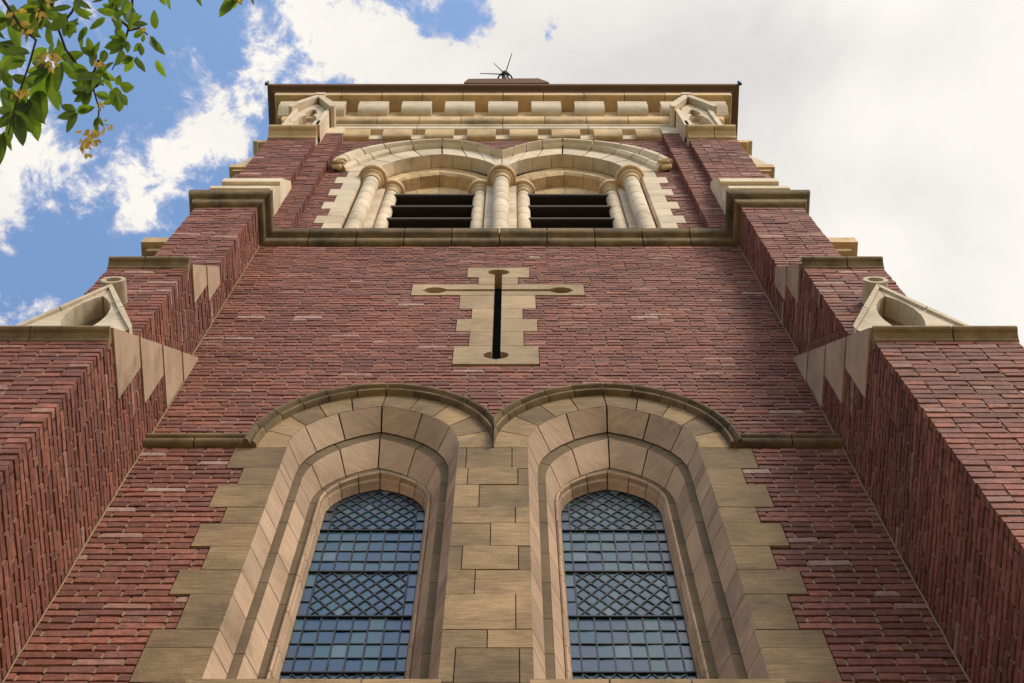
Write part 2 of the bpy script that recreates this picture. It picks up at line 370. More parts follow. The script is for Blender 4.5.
RAKE1 = lambda z: -.89 + (z - 10.08) * .89 / 2.27       # y of first weathering at z
RAKE2 = lambda z: -.61 + (z - 12.54) * .29 / 1.05
HOODC = .692
hood_mid = ring(0, .722, 10.62, 11.62, .9)
def halfwidth(f, z, zs, ap):
    if z >= ap: return None
    lo, hi = -1.0, 0.0
    for _ in range(30):
        m = (lo + hi) / 2
        if f(m)[1] < z: lo = m
        else: hi = m
    return abs(f(lo)[0])
QB = [7.47, 7.826, 8.139, 8.313, 8.674, 8.946, 9.225, 9.513, 9.727, 10.045, 10.293, 10.62]
QB = [5.6, 5.95, 6.2, 6.55, 6.8, 7.15] + QB
def quoin_x(z):
    for i in range(len(QB) - 1):
        if QB[i] <= z < QB[i + 1]:
            n = len(QB) - 2 - i   # 0 = top
            wide = (n % 2 == 0)
            if n >= 9: wide = True if n % 2 else False
            return 1.503 if wide else 1.402
    return 1.45
CROSS = [(.252, 14.502, 14.811), (.157, 14.289, 14.502), (.677, 13.961, 14.280), (.290, 13.581, 13.955), (.189, 13.300, 13.581), (.294, 12.983, 13.300), (.192, 12.626, 12.983), (.294, 12.210, 12.626)]
def main_iv(z):
    e = 2.04 if z < 12.35 else 2.09
    if z < 10.62:
        q = quoin_x(z) + .006; return [(-e, -q), (q, e)]
    if z < 10.72: return [(-e, -1.45), (1.45, e)]
    hw = halfwidth(hood_mid, z, 10.62, 11.605)
    if hw:
        r = [(-e, -HOODC - hw)]
        if HOODC - hw > .03: r.append((-HOODC + hw, HOODC - hw))
        return r + [(HOODC + hw, e)]
    for (q, a, b) in CROSS:
        if a <= z < b: return [(-e, -q - .005), (q + .005, e)]
    return [(-e, e)]
bm_, mo_, mb_ = MB(), MB(), MB()
bricks(bm_, (mo_, mb_), (0, 0, 0), (1, 0, 0), (0, -1, 0), 5.6, 15.62, main_iv)
def belf_quoin(z):
    k = int((z - 15.85) / .305)
    if z > 18.9: return None
    return (1.72 if k % 2 == 0 else 1.625)
HO = [(-1.835, 19.10), (-1.813, 19.289), (-1.743, 19.541), (-1.635, 19.777), (-1.499, 19.969), (-1.336, 20.141), (-1.124, 20.29), (-.906, 20.391), (-.688, 20.445), (-.479, 20.366), (-.296, 20.178), (-.138, 19.933), (0.0, 19.69)]
HI = [(-1.66, 18.92), (-1.63, 19.0), (-1.57, 19.2), (-1.461, 19.491), (-1.36, 19.72), (-1.23, 19.93), (-1.05, 20.13), (-.87, 20.25), (-.69, 20.31), (-.50, 20.25), (-.32, 20.12), (-.15, 19.92), (0.0, 19.66)]
def belf_iv(z):
    q = belf_quoin(z)
    if q: return [(-1.87, -q - .004), (q + .004, 1.87)]
    if z < 19.12: return [(-1.87, -1.78), (1.78, 1.87)]
    x = None
    for (a, za), (b, zb_) in zip(HO[:9], HO[1:9]):
        if za <= z <= zb_: x = a + (b - a) * (z - za) / (zb_ - za) + .04
    if x is None: return [(-1.87, 1.87)]
    r = [(-1.87, x), (-x, 1.87)]
    if z > 19.75:
        for (a, za), (b, zb_) in zip(HO[8:], HO[9:]):
            if zb_ <= z <= za:
                xx = a + (b - a) * (z - za) / (zb_ - za) - .03
                if xx < -.03: r.insert(1, (xx, -xx))
    return r
bricks(bm_, (mo_, mb_), (0, 0, 0), (1, 0, 0), (0, -1, 0), 15.8, 20.85, belf_iv)
# pilaster strips beside the belfry
for s in (-1, 1):
    bricks(bm_, (mo_, mb_), (0, -.09, 0), (s, 0, 0), (0, -1, 0), 15.85, 20.9, lambda z: [(1.87, 2.09)], ends=(2, 0))
    bricks(bm_, (mo_, mb_), (s * 1.87, 0, 0), (0, -1, 0), (-s, 0, 0), 15.85, 20.9, lambda z: [(0, .09)], ends=(0, 3))
wall = bm_.build('wall', M['brick'], T, fix=True)
mo_.build('mortar', M['mortar'], wall); mb_.build('bed_mortar', M['bed'], wall)
# corner mortar fillet lines
for s in (-1, 1):
    for (xa, za, zb_) in ((2.036, 5.6, 12.3), (2.086, 12.3, 15.6)):
        c = MB(); c.tube([(s * (xa + random.uniform(-.003, .003)), -.002 + random.uniform(-.003, .002), za + (zb_ - za) * i / 60) for i in range(61)], .0045, 6)
        c.build('mortar_fillet', M['mortar'], wall, smooth=60)
# body behind the facing: rest of the square tower, built plain
b = MB()
b.box(-2.6, 2.6, .62, 5.2, 0, 22.1)
b.box(-2.6, -1.62, .11, .615, 0, 22.1); b.box(1.62, 2.6, .11, .615, 0, 22.1)
b.box(-1.615, 1.615, .0, .615, 0, 5.55)
b.build('rear_wall', M['plain'], wall)
b = MB(); b.box(-1.61, 1.61, .56, .60, 5.6, 22.0); b.build('dark_interior', M['dark'], wall)  # flat panel, its black paints the darkness behind the openings

# ---- buttresses: front pair with real bricks, side pair behind
def teeth(par, xs, side, rake, zz, tip, ymax, t=.05):
    """kneeler stones on the inner side face, xs plane, side = outward normal sign"""
    for a, b2 in zip(zz[:-1], zz[1:]):
        mb = MB(); a += .035
        ya, yb = rake(a), rake(b2 - .012); yt = min(ya + tip, ymax)
        poly = [(ya - .004, a), (yt, a), (yt, b2 - .008)]
        if yb < yt - .01: poly.append((yb - .004, b2 - .008))
        mb.prism_x(poly, xs + side * .010, xs - side * t); mb.build('kneeler_stone', M['pink'], par)
def cap(mb, x0, x1, yf, z0, z1, ret, proj=.08):
    """moulded cap: cove section swept across the front, returned at the ends"""
    H = z1 - z0
    P = [(0, z0), (-.10 * proj, z0 + .01 * H), (-.22 * proj, z0 + .25 * H), (-.55 * proj, z0 + .52 * H), (-.86 * proj, z0 + .60 * H), (-proj, z0 + .72 * H), (-proj, z1), (.05, z1)]
    jn = (x0 + x1) / 2 + (x1 - x0) * .05
    for a, b2 in ((x0, jn - .004), (jn + .004, x1)):
        mb.prism_x([(yf + .03, z0)] + [(yf + q, z) for q, z in P] + [(yf + .03, z1)], a, b2)
def buttress(s, side_facing=False):
    lab = ('left' if s < 0 else 'right')
    bb, mm, mk = MB(), MB(), MB()
    I1, I2, X1, X2 = 2.04, 2.09, 2.80, 2.625
    F = (s, 0, 0)
    # front faces
    bricks(bb, (mm, mk), (0, -.84, 0), F, (0, -1, 0), 5.0, 10.05, lambda z: [(I1, X1)], ends=(2, 1))
    bricks(bb, (mm, mk), (0, -.61, 0), F, (0, -1, 0), 10.4, 12.48, lambda z: [(I2, X2)], ends=(2, 1))
    bricks(bb, (mm, mk), (0, -.345, 0), F, (0, -1, 0), 12.9, 15.62, lambda z: [(I2, X2)], ends=(2, 1))
    bricks(bb, (mm, mk), (0, -.17, 0), F, (0, -1, 0), 17.3, 20.05, lambda z: [(I2, X2)], ends=(2, 1))
    # inner side faces (u measured along -y from the wall)
    def s1(z):
        f = .84 if z < 10.08 else -RAKE1(z) - .12
        return [(0, f)] if f > .06 else []
    bricks(bb, (mm, mk), (s * I1, 0, 0), (0, -1, 0), (-s, 0, 0), 5.0, 12.3, s1, ends=(0, 3))
    def s2(z):
        if z < 12.5: return [(0 if z > 12.4 else max(0, -RAKE1(z) - .06), .61)] if z > 10.7 else []
        if z < 13.5: return [(0, -RAKE2(z) - .04)]
        return [(0, .345)]
    bricks(bb, (mm, mk), (s * I2, 0, 0), (0, -1, 0), (-s, 0, 0), 10.8, 15.62, s2, ends=(0, 3))
    bricks(bb, (mm, mk), (s * I2, 0, 0), (0, -1, 0), (-s, 0, 0), 15.85, 20.05, lambda z: [(.09, .17 if z > 17.4 else .17 + (17.6 - z) * .06)], ends=(0, 3))
    o = bb.build('buttress', M['brick'], T, label='%s-hand front buttress stepping back in stages' % lab)
    # plain brick cores
    q = MB()
    q.box(s * 2.07, s * 2.79, -.81, .12, 0, 10.03); q.box(s * 2.12, s * 2.61, -.58, .12, 10, 12.5)
    q.box(s * 2.12, s * 2.61, -.32, .12, 12, 15.7); q.box(s * 2.12, s * 2.61, -.15, .12, 17, 20.6)
    q.build('core', M['plain'], o)
    mm.build('mortar', M['mortar'], o); mk.build('bed_mortar', M['bed'], o)
    # weathering slopes
    q = MB()
    q.prism_x([(-.80, 10.06), (-.835, 10.075), (-.002, 12.33), (-.002, 12.1), (-.7, 10.15)], s * (I1 + .003), s * (X1 - .002))
    q.prism_x([(-.58, 12.50), (-.60, 12.54), (-.33, 13.53), (-.32, 13.3), (-.55, 12.52)], s * (I2 + .003), s * (X2 - .002))
    q.build('weathering', M['rebate'], o)  # dark tone puts shade into the gaps between the kneelers
    teeth(o, s * I1, -s, RAKE1, [10.06, 10.66, 11.24, 11.80, 12.33], .40, -.001)
    teeth(o, s * I2, -s, RAKE2, [12.54, 13.06, 13.57], .27, -.20)
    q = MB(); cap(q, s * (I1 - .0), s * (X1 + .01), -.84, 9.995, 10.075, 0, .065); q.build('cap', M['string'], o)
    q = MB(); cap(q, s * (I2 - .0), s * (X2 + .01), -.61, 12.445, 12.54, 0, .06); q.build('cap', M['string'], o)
    # stepped weathering above the string course
    q = MB()
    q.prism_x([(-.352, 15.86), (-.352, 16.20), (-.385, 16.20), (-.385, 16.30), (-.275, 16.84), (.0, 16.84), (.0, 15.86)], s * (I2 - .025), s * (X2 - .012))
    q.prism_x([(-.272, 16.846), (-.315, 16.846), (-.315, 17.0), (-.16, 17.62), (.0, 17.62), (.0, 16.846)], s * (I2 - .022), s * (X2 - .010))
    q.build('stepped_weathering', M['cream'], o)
    q = MB(); cap(q, s * I2, s * (X2 + .005), -.17, 19.96, 20.12, 0, .13); q.build('cap', M['tan'], o)
    q = MB()
    for zq, yq in ((20.13, -.30), (20.42, -.25), (20.7, -.2), (20.98, -.14)):
        q.prism_x([(yq, zq), (yq + .17, zq), (yq + .17, zq + .27), (yq + .05, zq + .28), (yq, zq + .28)], s * (I2 - .01), s * (I2 + .06))
    q.build('quoin_stones', M['cream'], o)
    # lower gablet with ridge roll
    q = MB(); cx = s * 2.372; w_ = .318; ap = 11.47
    inner = [(.25, 10.05), (.245, 10.2), (.23, 10.36), (.20, 10.48), (.16, 10.56), (.105, 10.60), (.095, 10.615), (.115, 10.72), (.122, 10.84), (.112, 10.97), (.085, 11.08), (.045, 11.18), (.0025, 11.25)]
    for d in (-1, 1):
        q.prism_y([(cx + d * .0025, ap - .01), (cx + d * w_, 10.56), (cx + d * .30, 10.50), (cx + d * .285, 10.05)] + [(cx + d * a, z) for a, z in inner], -.745, -.60)
        q.prism_y([(cx + d * .0025, ap + .01), (cx + d * .19, 10.965), (cx + d * .165, 10.93), (cx + d * .0025, ap - .07)], -.762, -.56)
        q.prism_y([(cx + d * .194, 10.955), (cx + d * (w_ + .01), 10.57), (cx + d * (w_ + .01), 10.50), (cx + d * .17, 10.915)], -.762, -.56)
    q.build('gablet', M['gable'], o); q = MB()
    q.prism_y([(cx - .30, 10.05), (cx + .30, 10.05), (cx + .28, 10.5), (cx, 11.3), (cx - .28, 10.5)], -.615, -.605)
    q.build('gablet_recess', M['rebate'], o); q = MB()  # back panel with the recess shade put into its colour
    q.box(cx - .10, cx + .10, -.735, -.62, 10.05, 10.42); q.build('gablet_sill', M['gable'], o)
    q = MB(); cz = 11.585; rx = s * 2.385
    prof = [(.078, -.76), (.078, -.50), (.0005, -.50), (.0005, -.70), (.05, -.70), (.05, -.76), (.078, -.76)]
    rings = [[(rx + r * math.cos(2 * math.pi * k / 20), y, cz + r * math.sin(2 * math.pi * k / 20)) for k in range(20)] for r, y in prof]
    q.loft(rings, cap=False); q.build('ridge_roll', M['gable'], o, smooth=40)
    # upper gablet on the belfry buttress
    q = MB(); cx = s * 2.275; ap = 22.15
    for d in (-1, 1):
        q.prism_y([(cx + d * .003, ap), (cx + d * .27, 21.36), (cx + d * .27, 21.16), (cx + d * .23, 21.14), (cx + d * .003, ap - .26)], -.35, .05)
        # jamb strip, then the cusped inner arch set back behind it
        q.prism_y([(cx + d * .215, 20.12), (cx + d * .215, 21.25), (cx + d * .175, 21.38), (cx + d * .165, 21.1), (cx + d * .165, 20.12)], -.30, -.10)
        q.prism_y([(cx + d * .163, 20.12), (cx + d * .163, 21.2), (cx + d * .10, 21.55), (cx + d * .001, 21.80), (cx + d * .001, 21.42), (cx + d * .045, 21.30), (cx + d * .075, 21.12), (cx + d * .04, 20.98), (cx + d * .075, 20.92), (cx + d * .11, 20.75), (cx + d * .125, 20.5), (cx + d * .125, 20.12)], -.27, -.16)
    q.box(cx - .21, cx + .21, -.155, -.02, 20.12, 21.3)
    q.box(cx - .06, cx + .06, -.36, -.2, ap - .10, ap + .02)
    q.prism_y([(cx - .22, 21.2), (cx + .22, 21.2), (cx, 21.95)], -.20, -.02)
    q.prism_x([(-.16, 19.9), (-.16, 20.1), (-.285, 20.125), (-.10, 21.25), (-.02, 21.25), (-.02, 19.9)], s * (I2 - .004), s * (I2 + .08))
    q.prism_x([(-.25, 20.12), (-.02, 20.12), (-.02, 21.25), (-.10, 21.25)], s * (X2 - .04), s * (cx * s + .1))
    q.build('gablet', M['cream'], o)
    return o
bL = buttress(-1); bR = buttress(1)
# side-facing buttresses (only their caps and mouldings peep past the front ones)
for s in (-1, 1):
    q = MB(); y0, y1 = .09, .62
    q.box(s * 2.55, s * 3.50, y0, y1, 0, 10.1); q.box(s * 2.55, s * 3.29, y0, y1, 10, 12.6); q.box(s * 2.55, s * 3.03, y0, y1, 12.5, 15.7); q.box(s * 2.55, s * 2.89, y0, y1, 15.6, 20.2)
    o = q.build('side_buttress', M['plain'], T, label='buttress on the %s flank seen only past the front one' % ('left' if s < 0 else 'right'))
    for bx in ([(3.08, y0 - .045, y1 + .05, 15.60, 15.70), (3.145, y0 - .10, y1 + .1, 15.69, 15.86)], [(2.93, y0 - .025, y1, 19.3, 19.39), (2.98, y0 - .05, y1, 19.38, 19.55)]):
        q = MB()
        for (xo, ya, yb, za, zb_) in bx: q.box(s * 2.5, s * xo, ya, yb, za, zb_)
        q.build('cap', M['tan'], o)
    q = MB(); q.prism_y([(s * 2.5, 20.86), (s * 2.88, 20.86), (s * 2.90, 20.9), (s * 2.95, 20.93), (s * 2.95, 20.99), (s * 2.5, 20.99)], y0 - .06, y1)
    q.build('cap', M['tan'], o)
    for (za, xa, xb, zb_) in ((19.56, 2.97, 2.72, 20.6), (15.87, 3.04, 2.89, 16.5), (12.62, 3.3, 3.03, 13.3), (10.12, 3.5, 3.29, 10.7)):
        q = MB(); q.prism_y([(s * 2.5, za), (s * xa, za), (s * xb, zb_), (s * 2.5, zb_)], y0 - .03, y1); q.build('weathering', M['cream'], o)

# ---- main string course under the belfry, wrapping the buttresses
def string_run(mb, prof, path, joints=.95, gap=.006):
    """prof: (out,z); path: plan polyline [(x,y)...] with outward to the right-hand side normals; mitred"""
    n = len(path); mit = []
    for i, p in enumerate(path):
        p = Vector(p)
        ds = []
        if i > 0: d = (p - Vector(path[i - 1])).normalized(); ds.append(Vector((d.y, -d.x)))
        if i < n - 1: d = (Vector(path[i + 1]) - p).normalized(); ds.append(Vector((d.y, -d.x)))
        m = ds[0] if len(ds) == 1 else (ds[0] + ds[1]) / (1 + ds[0].dot(ds[1]))
        mit.append(m)
    for i in range(n - 1):
        a, b2 = Vector(path[i]), Vector(path[i + 1]); L_ = (b2 - a).length; k = max(1, round(L_ / joints))
        if L_ < .5: k = 1
        for j in range(k):
            t0, t1 = j / k, (j + 1) / k
            if j > 0: t0 += gap / L_ / 2
            if j < k - 1: t1 -= gap / L_ / 2
            rings = []
            for t in (t0, t1):
                base = a.lerp(b2, t); m = mit[i].lerp(mit[i + 1], t) if k > 1 and 0 < t < 1 else (mit[i] if t == 0 else mit[i + 1])
                if 0 < t < 1:
                    d = (b2 - a).normalized(); m = Vector((d.y, -d.x))
                rings.append([(base.x + m.x * o_, base.y + m.y * o_, z) for o_, z in prof])
            mb.loft(rings)
def roll(o0, z0, o1, z1, n=5):
    return [(o0 + (o1 - o0) * math.sin(math.pi / 2 * k / n), z0 + (z1 - z0) * (1 - math.cos(math.pi / 2 * k / n))) for k in range(n + 1)]
spath = [(-2.625, .10), (-2.625, -.345), (-2.09, -.345), (-2.09, 0), (2.09, 0), (2.09, -.345), (2.625, -.345), (2.625, .10)]
sprof = [(-.05, 15.60), (.0, 15.60)] + roll(.012, 15.605, .045, 15.66, 4) + [(.045, 15.69), (.035, 15.70), (.04, 15.72)] + roll(.055, 15.735, .095, 15.79, 4) + [(.098, 15.85), (.085, 15.865), (-.05, 15.90)]
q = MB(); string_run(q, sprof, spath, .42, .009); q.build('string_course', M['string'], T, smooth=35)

# ---- hood moulds and string beside the lower windows
q = MB()
hprof = [(.675, .03), (.688, .0), (.690, -.022), (.698, -.038), (.711, -.042), (.721, -.028), (.725, -.012), (.730, -.038), (.743, -.056), (.757, -.058), (.763, -.045), (.763, .03)]
def hp(c): return [(c, h, y, 11.565 + (h - .688) * 1.25, 10.62, .9) for h, y in hprof]
for s in (-1, 1):
    narc = 12; ts = [-1 + 2 * i / narc for i in range(narc + 1)]
    def endt(ts): return ts
    tt = [t for t in ts]
    # stop where the hood meets its neighbour at the centre line
    if s < 0: tt = ts
    else: tt = ts
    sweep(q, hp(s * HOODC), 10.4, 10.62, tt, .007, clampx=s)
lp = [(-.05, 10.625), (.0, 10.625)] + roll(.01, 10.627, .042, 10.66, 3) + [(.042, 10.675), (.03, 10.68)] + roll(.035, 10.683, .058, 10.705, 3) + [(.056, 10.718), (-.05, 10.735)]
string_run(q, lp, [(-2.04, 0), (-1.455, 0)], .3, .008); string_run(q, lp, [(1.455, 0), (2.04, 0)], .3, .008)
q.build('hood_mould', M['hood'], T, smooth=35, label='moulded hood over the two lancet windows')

# ---- lower windows
ZB, ZS = 7.5, 10.40
for s in (-1, 1):
    c0, c1 = s * .703, s * .682
    HT = [7.826, 8.139, 8.313, 8.674, 8.946, 9.225, 9.513, 9.727, 10.045, 10.293]
    q = MB()
    ts1 = jts(ZB, ZS, HT, 8)
    sweep(q, [(c0, .50, .0, 11.355, 10.70), (c0, .472, .065, 11.30, 10.63), (c0, .445, .13, 11.25, 10.56), (c0, .475, .15, 11.28, 10.56), (c0, .53, .05, 11.39, 10.7), (c0, .53, .012, 11.39, 10.7)], ZB, ZS, ts1, .009)
    ts2 = jts(ZB, ZS, [7.9, 8.35, 8.7, 9.1, 9.45, 9.85, 10.15], 6)
    sweep(q, [(c0, .400, .137, 11.145, 10.48), (c0, .376, .19, 11.05, 10.44), (c0, .348, .255, 10.96), (c0, .37, .28, 10.98), (c0, .43, .2, 11.2, 10.48)], ZB, ZS, ts2, .009)
    win = q.build('window', M['pink'], T, smooth=25, label='%s-hand leaded lancet window in deep splayed stone reveals' % ('left' if s < 0 else 'right'))
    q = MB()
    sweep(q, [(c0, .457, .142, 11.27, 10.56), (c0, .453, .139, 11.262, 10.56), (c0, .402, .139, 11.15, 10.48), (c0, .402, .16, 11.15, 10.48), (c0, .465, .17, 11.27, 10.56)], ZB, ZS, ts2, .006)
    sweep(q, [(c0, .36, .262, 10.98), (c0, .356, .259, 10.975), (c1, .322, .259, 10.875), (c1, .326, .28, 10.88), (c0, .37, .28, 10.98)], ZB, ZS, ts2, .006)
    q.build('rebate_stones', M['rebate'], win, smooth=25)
    q = MB()
    sweep(q, [(c0, .515, .014, 11.37, 10.7), (c0, .461, .150, 11.275, 10.56), (c0, .416, .152, 11.17, 10.48), (c0, .364, .268, 10.985), (c1, .334, .275, 10.905), (c1, .32, .30, 10.88), (c1, .32, .36, 10.88), (c0, .56, .36, 11.44, 10.7), (c0, .56, .012, 11.44, 10.7)], ZB, ZS, [-2, -1, 1, 2], 0)
    q.build('joint_backing', M['joint'], win)
    q = MB(); ts3 = jts(ZB, ZS, [7.95, 8.38, 8.62, 8.98, 9.4, 9.66, 10.1], 8)
    sweep(q, [(c0, .36, .27, 10.96), (c1, .328, .262, 10.89), (c1, .324, .243, 10.88), (c1, .316, .238, 10.865), (c1, .309, .247, 10.85), (c1, .307, .275, 10.845), (c1, .301, .275, 10.83), (c1, .298, .285, 10.82), (c1, .297, .31, 10.815), (c1, .290, .335, 10.80), (c1, .33, .345, 10.88)], ZB, ZS, ts3, .008)
    q.build('window_frame', M['tan'] if False else M['pink'], win, smooth=25)
    # face voussoirs between the arch and the hood
    q = MB(); nv = 10; 
    for k in range(nv):
        a, b2 = -1 + 2 * k / nv, -1 + 2 * (k + 1) / nv; rs = []; kin = .818
        for j in range(4):
            t = a + .004 + (b2 - a - .008) * j / 3
            xi, _, zi = ring_pt((c0, .503, 0, 11.36, 10.70), t * kin, ZB, ZS); xo, _, zo = ring_pt((s * HOODC, .696, 0, 11.575, 10.62, .9), t, ZB, 10.62)
            cl_ = (lambda x: min(x, -.003)) if s < 0 else (lambda x: max(x, .003))
            rs.append([(cl_(xi), -.001, zi), (cl_(xo), -.001, zo), (cl_(xo), .06, zo), (cl_(xi), .06, zi)])
        q.loft(rs)
    # jamb pieces between spring lines
    q.build('voussoirs', M['quoin'], win, smooth=25)
    # quoins
    q = MB()
    for i in range(len(QB) - 1):
        za, zb_ = QB[i] + .003, QB[i + 1] - .003
        if i == len(QB) - 2: zb_ = 10.615
        qo = s * quoin_x((za + zb_) / 2); yq = -.002 + random.uniform(-.002, .002)
        if i < len(QB) - 2: q.box(s * 1.206, qo, yq, .06, za, zb_)
        else: q.prism_y([(s * 1.206, za), (qo, za), (qo, zb_), (s * 1.2055, zb_)], yq, .06)
    q.build('quoin_stones', M['quoin'], win)
    q = MB(); q.box(s * 1.21, s * 1.50, .012, .07, 5.6, 10.62)
    q.box(s * 1.25, s * 1.37, .014, .068, 10.3, 10.8)
    q.build('joint_backing', M['joint'], win)
    # leaded panes
    gh, gb, gs, gap_ = .292, 7.6, 10.40, 10.805
    outline = [(c1 - gh, gb), (c1 + gh, gb)] + [ring(c1, gh, gs, gap_)(t) for t in [1 - i / 8 for i in range(0, 17)]]
    def clip(poly, a, b2):
        res = []; 
        def side(p): return (b2[0] - a[0]) * (p[1] - a[1]) - (b2[1] - a[1]) * (p[0] - a[0])
        for i in range(len(poly)):
            p, r_ = poly[i], poly[(i + 1) % len(poly)]; sp, sr = side(p), side(r_)
            if sp >= 0: res.append(p)
            if (sp >= 0) != (sr >= 0):
                t = sp / (sp - sr); res.append((p[0] + (r_[0] - p[0]) * t, p[1] + (r_[1] - p[1]) * t))
        return res
    def clipall(poly, o_=outline):
        for i in range(len(o_)):
            if len(poly) < 3: return []
            poly = clip(poly, o_[i], o_[(i + 1) % len(o_)])
        return poly if len(poly) >= 3 else []
    cells = []; lines = []
    bw = .05; cw = (2 * gh - 2 * bw) / 6; xl = c1 - gh; xr = c1 + gh
    zd = [7.6, 8.53, 9.11, 9.638, 10.184, 10.9]     # bands: diamonds, squares, diamonds, squares, diamonds
    sq = [8.53, 8.68, 8.825, 8.965, 9.11]; sq2 = [9.638, 9.777, 9.91, 10.045, 10.184]
    def diamonds(z0, z1, n, ph=0):
        x0_, x1_ = xl + bw, xr - bw; dh = (z1 - z0) / n
        for i in range(-1, 7):
            for j in range(-1, 2 * n + 2):
                cxx = x0_ + cw * (i + (.5 if j % 2 == 0 else 1.0)); czz = z0 + dh / 2 * j + (dh / 2 if ph else 0)
                p = [(cxx, czz - dh / 2), (cxx + cw / 2, czz), (cxx, czz + dh / 2), (cxx - cw / 2, czz)]
                rect = [(x0_, z0), (x1_, z0), (x1_, z1), (x0_, z1)]
                p = clipall(p, rect)
                if p: cells.append(p)
    def squares(zl):
        for za, zb_ in zip(zl[:-1], zl[1:]):
            for i in range(6): cells.append([(xl + bw + cw * i, za), (xl + bw + cw * (i + 1), za), (xl + bw + cw * (i + 1), zb_), (xl + bw + cw * i, zb_)])
    diamonds(7.6, 8.53, 7); squares(sq); diamonds(9.11, 9.638, 4); squares(sq2); diamonds(10.184, 10.88, 6)
    zbord = [7.6 + .155 * i for i in range(6)] + sq + [9.286, 9.462] + sq2 + [10.33, 10.47, 10.61, 10.9]
    for za, zb_ in zip(zbord[:-1], zbord[1:]):
        cells.append([(xl, za), (xl + bw, za), (xl + bw, zb_), (xl, zb_)]); cells.append([(xr - bw, za), (xr, za), (xr, zb_), (xr - bw, zb_)])
    pg, ld = MB(), MB()
    for cell in cells:
        p = clipall(cell)
        if not p: continue
        area = abs(sum(p[i][0] * p[(i + 1) % len(p)][1] - p[(i + 1) % len(p)][0] * p[i][1] for i in range(len(p)))) / 2
        if area < 2e-5: continue
        mx_ = sum(a for a, _ in p) / len(p); mz = sum(b2 for _, b2 in p) / len(p); tx, tz = random.gauss(0, .013), random.gauss(0, .013)
        pg.add([(a, .338 + (a - mx_) * tx + (z - mz) * tz, z) for a, z in p], [tuple(range(len(p)))])
        for i in range(len(p)):
            a, b2 = Vector(p[i]), Vector(p[(i + 1) % len(p)]); d = b2 - a
            if d.length < .004: continue
            m_ = (a + b2) / 2; e_ = d.normalized(); nn = Vector((-e_.y, e_.x)) * .0041
            a_, c_ = a - e_ * .002, b2 + e_ * .002
            ld.prism_y([tuple(a_ - nn), tuple(c_ - nn), tuple(c_ + nn), tuple(a_ + nn)], .332 + random.uniform(0, .0012), .345)
    for z in (8.53, 9.11, 9.638, 10.184): ld.box(xl + .002, xr - .002, .326, .333, z - .006, z + .006)
    pg.build('glass', M['glass'], win, fix=False)
    ld.build('leading', M['lead'], win)
    q = MB(); q.box(c1 - .35, c1 + .35, .36, .40, 7.4, 11.0); q.build('dark_backing', M['dark'], win)
    q = MB(); 
    for xa, xb in ((s * 1.245, s * .86), (s * .852, s * .52), (s * .512, s * .185)):
        q.prism_x([(-.055, 7.66), (-.055, 7.76), (.0, 7.80), (.40, 7.86), (.40, 7.60), (-.01, 7.60)], xa, xb)
    q.build('sill', M['quoin'], win)

# ---- mullion pier between the lancets
q = MB()
for i in range(len(QB) - 1):
    za, zb_ = QB[i] + .003, QB[i + 1] - .003
    if i == len(QB) - 2: zb_ = 10.615
    n = len(QB) - 2 - i
    w_ = .202
    def blk(a, b2):
        q.box(a, b2, -.002 + random.uniform(-.003, .002), .07, za, zb_)
    if n == 0: blk(-w_, -.155); blk(-.150, .11 - .0025); blk(.1125, w_)
    elif n % 2 == 0: blk(-w_, -.07 if n % 4 else -.0025); blk((-.07 if n % 4 else -.0025) + .005, w_)
    elif n % 4 == 1: blk(-w_, -.14); blk(-.135, .14); blk(.145, w_)
    else: blk(-w_, .125); blk(.130, w_)
q.build('mullion_pier', M['quoin'], T, label='brown sandstone pier standing between the two lancets')
q = MB(); q.box(-.195, .195, .012, .08, 5.6, 10.42); q.prism_y([(-.17, 10.41), (.17, 10.41), (.21, 10.72), (-.21, 10.72)], .03, .07)
q.build('joint_backing', M['joint'], T)

# ---- cross-shaped slit
q = MB(); sw = .030
def bite(side, z0, z1, zc, r, xo, closed_above=False, closed_below=False):
    """side piece of a block beside the vertical slot with a round bite at zc; returns polygon (x,z)"""
    P = [(side * xo, z0), (side * xo, z1)]
    def xin(z):
        if abs(z - zc) < r: return max(math.sqrt(r * r - (z - zc) ** 2), sw if not ((closed_above and z > zc) or (closed_below and z < zc)) else 0)
        if closed_above and z > zc: return .0
        if closed_below and z < zc: return .0
        return sw
    n = 28
    pts = []
    for k in range(n + 1):
        z = z1 + (z0 - z1) * k / n; pts.append((side * max(xin(z), .0008), z))
    return P + pts
ZT, ZBm, RC, ZH = 14.665, 12.41, .088, 14.105
for side in (-1, 1):
    for i, (w_, za, zb_) in enumerate(CROSS):
        za += .003; zb_ -= .003
        if i == 0: q.prism_y(bite(side, za, zb_, ZT, RC, w_, closed_above=True), -.004, .16)
        elif i == 7: q.prism_y(bite(side, za, zb_, ZBm, RC, w_, closed_below=True), -.004, .16)
        elif i == 2:
            hh = .030; xc, rr = .495, .088
            for up in (1, -1):
                ze = zb_ if up > 0 else za; P = []
                n = 40
                for k in range(n + 1):
                    x = sw + (w_ - sw) * k / n
                    if abs(x - xc) < rr: dz = max(math.sqrt(rr * rr - (x - xc) ** 2), hh if x < xc else 0)
                    elif x > xc: dz = .0008
                    else: dz = hh
                    P.append((side * x, ZH + up * dz))
                q.prism_y(P + [(side * w_, ze), (side * sw, ze)], -.004, .16)
        else: q.prism_y([(side * w_, za), (side * w_, zb_), (side * sw, zb_), (side * sw, za)], -.004, .16)
cr = q.build('cross_slit', M['crossst'], T, label='buff stone cross let into the brick with a dark slit')
q = MB(); q.box(-.7, .7, .165, .2, 12.1, 14.9); q.build('dark_backing', M['dark'], cr)
q = MB(); 
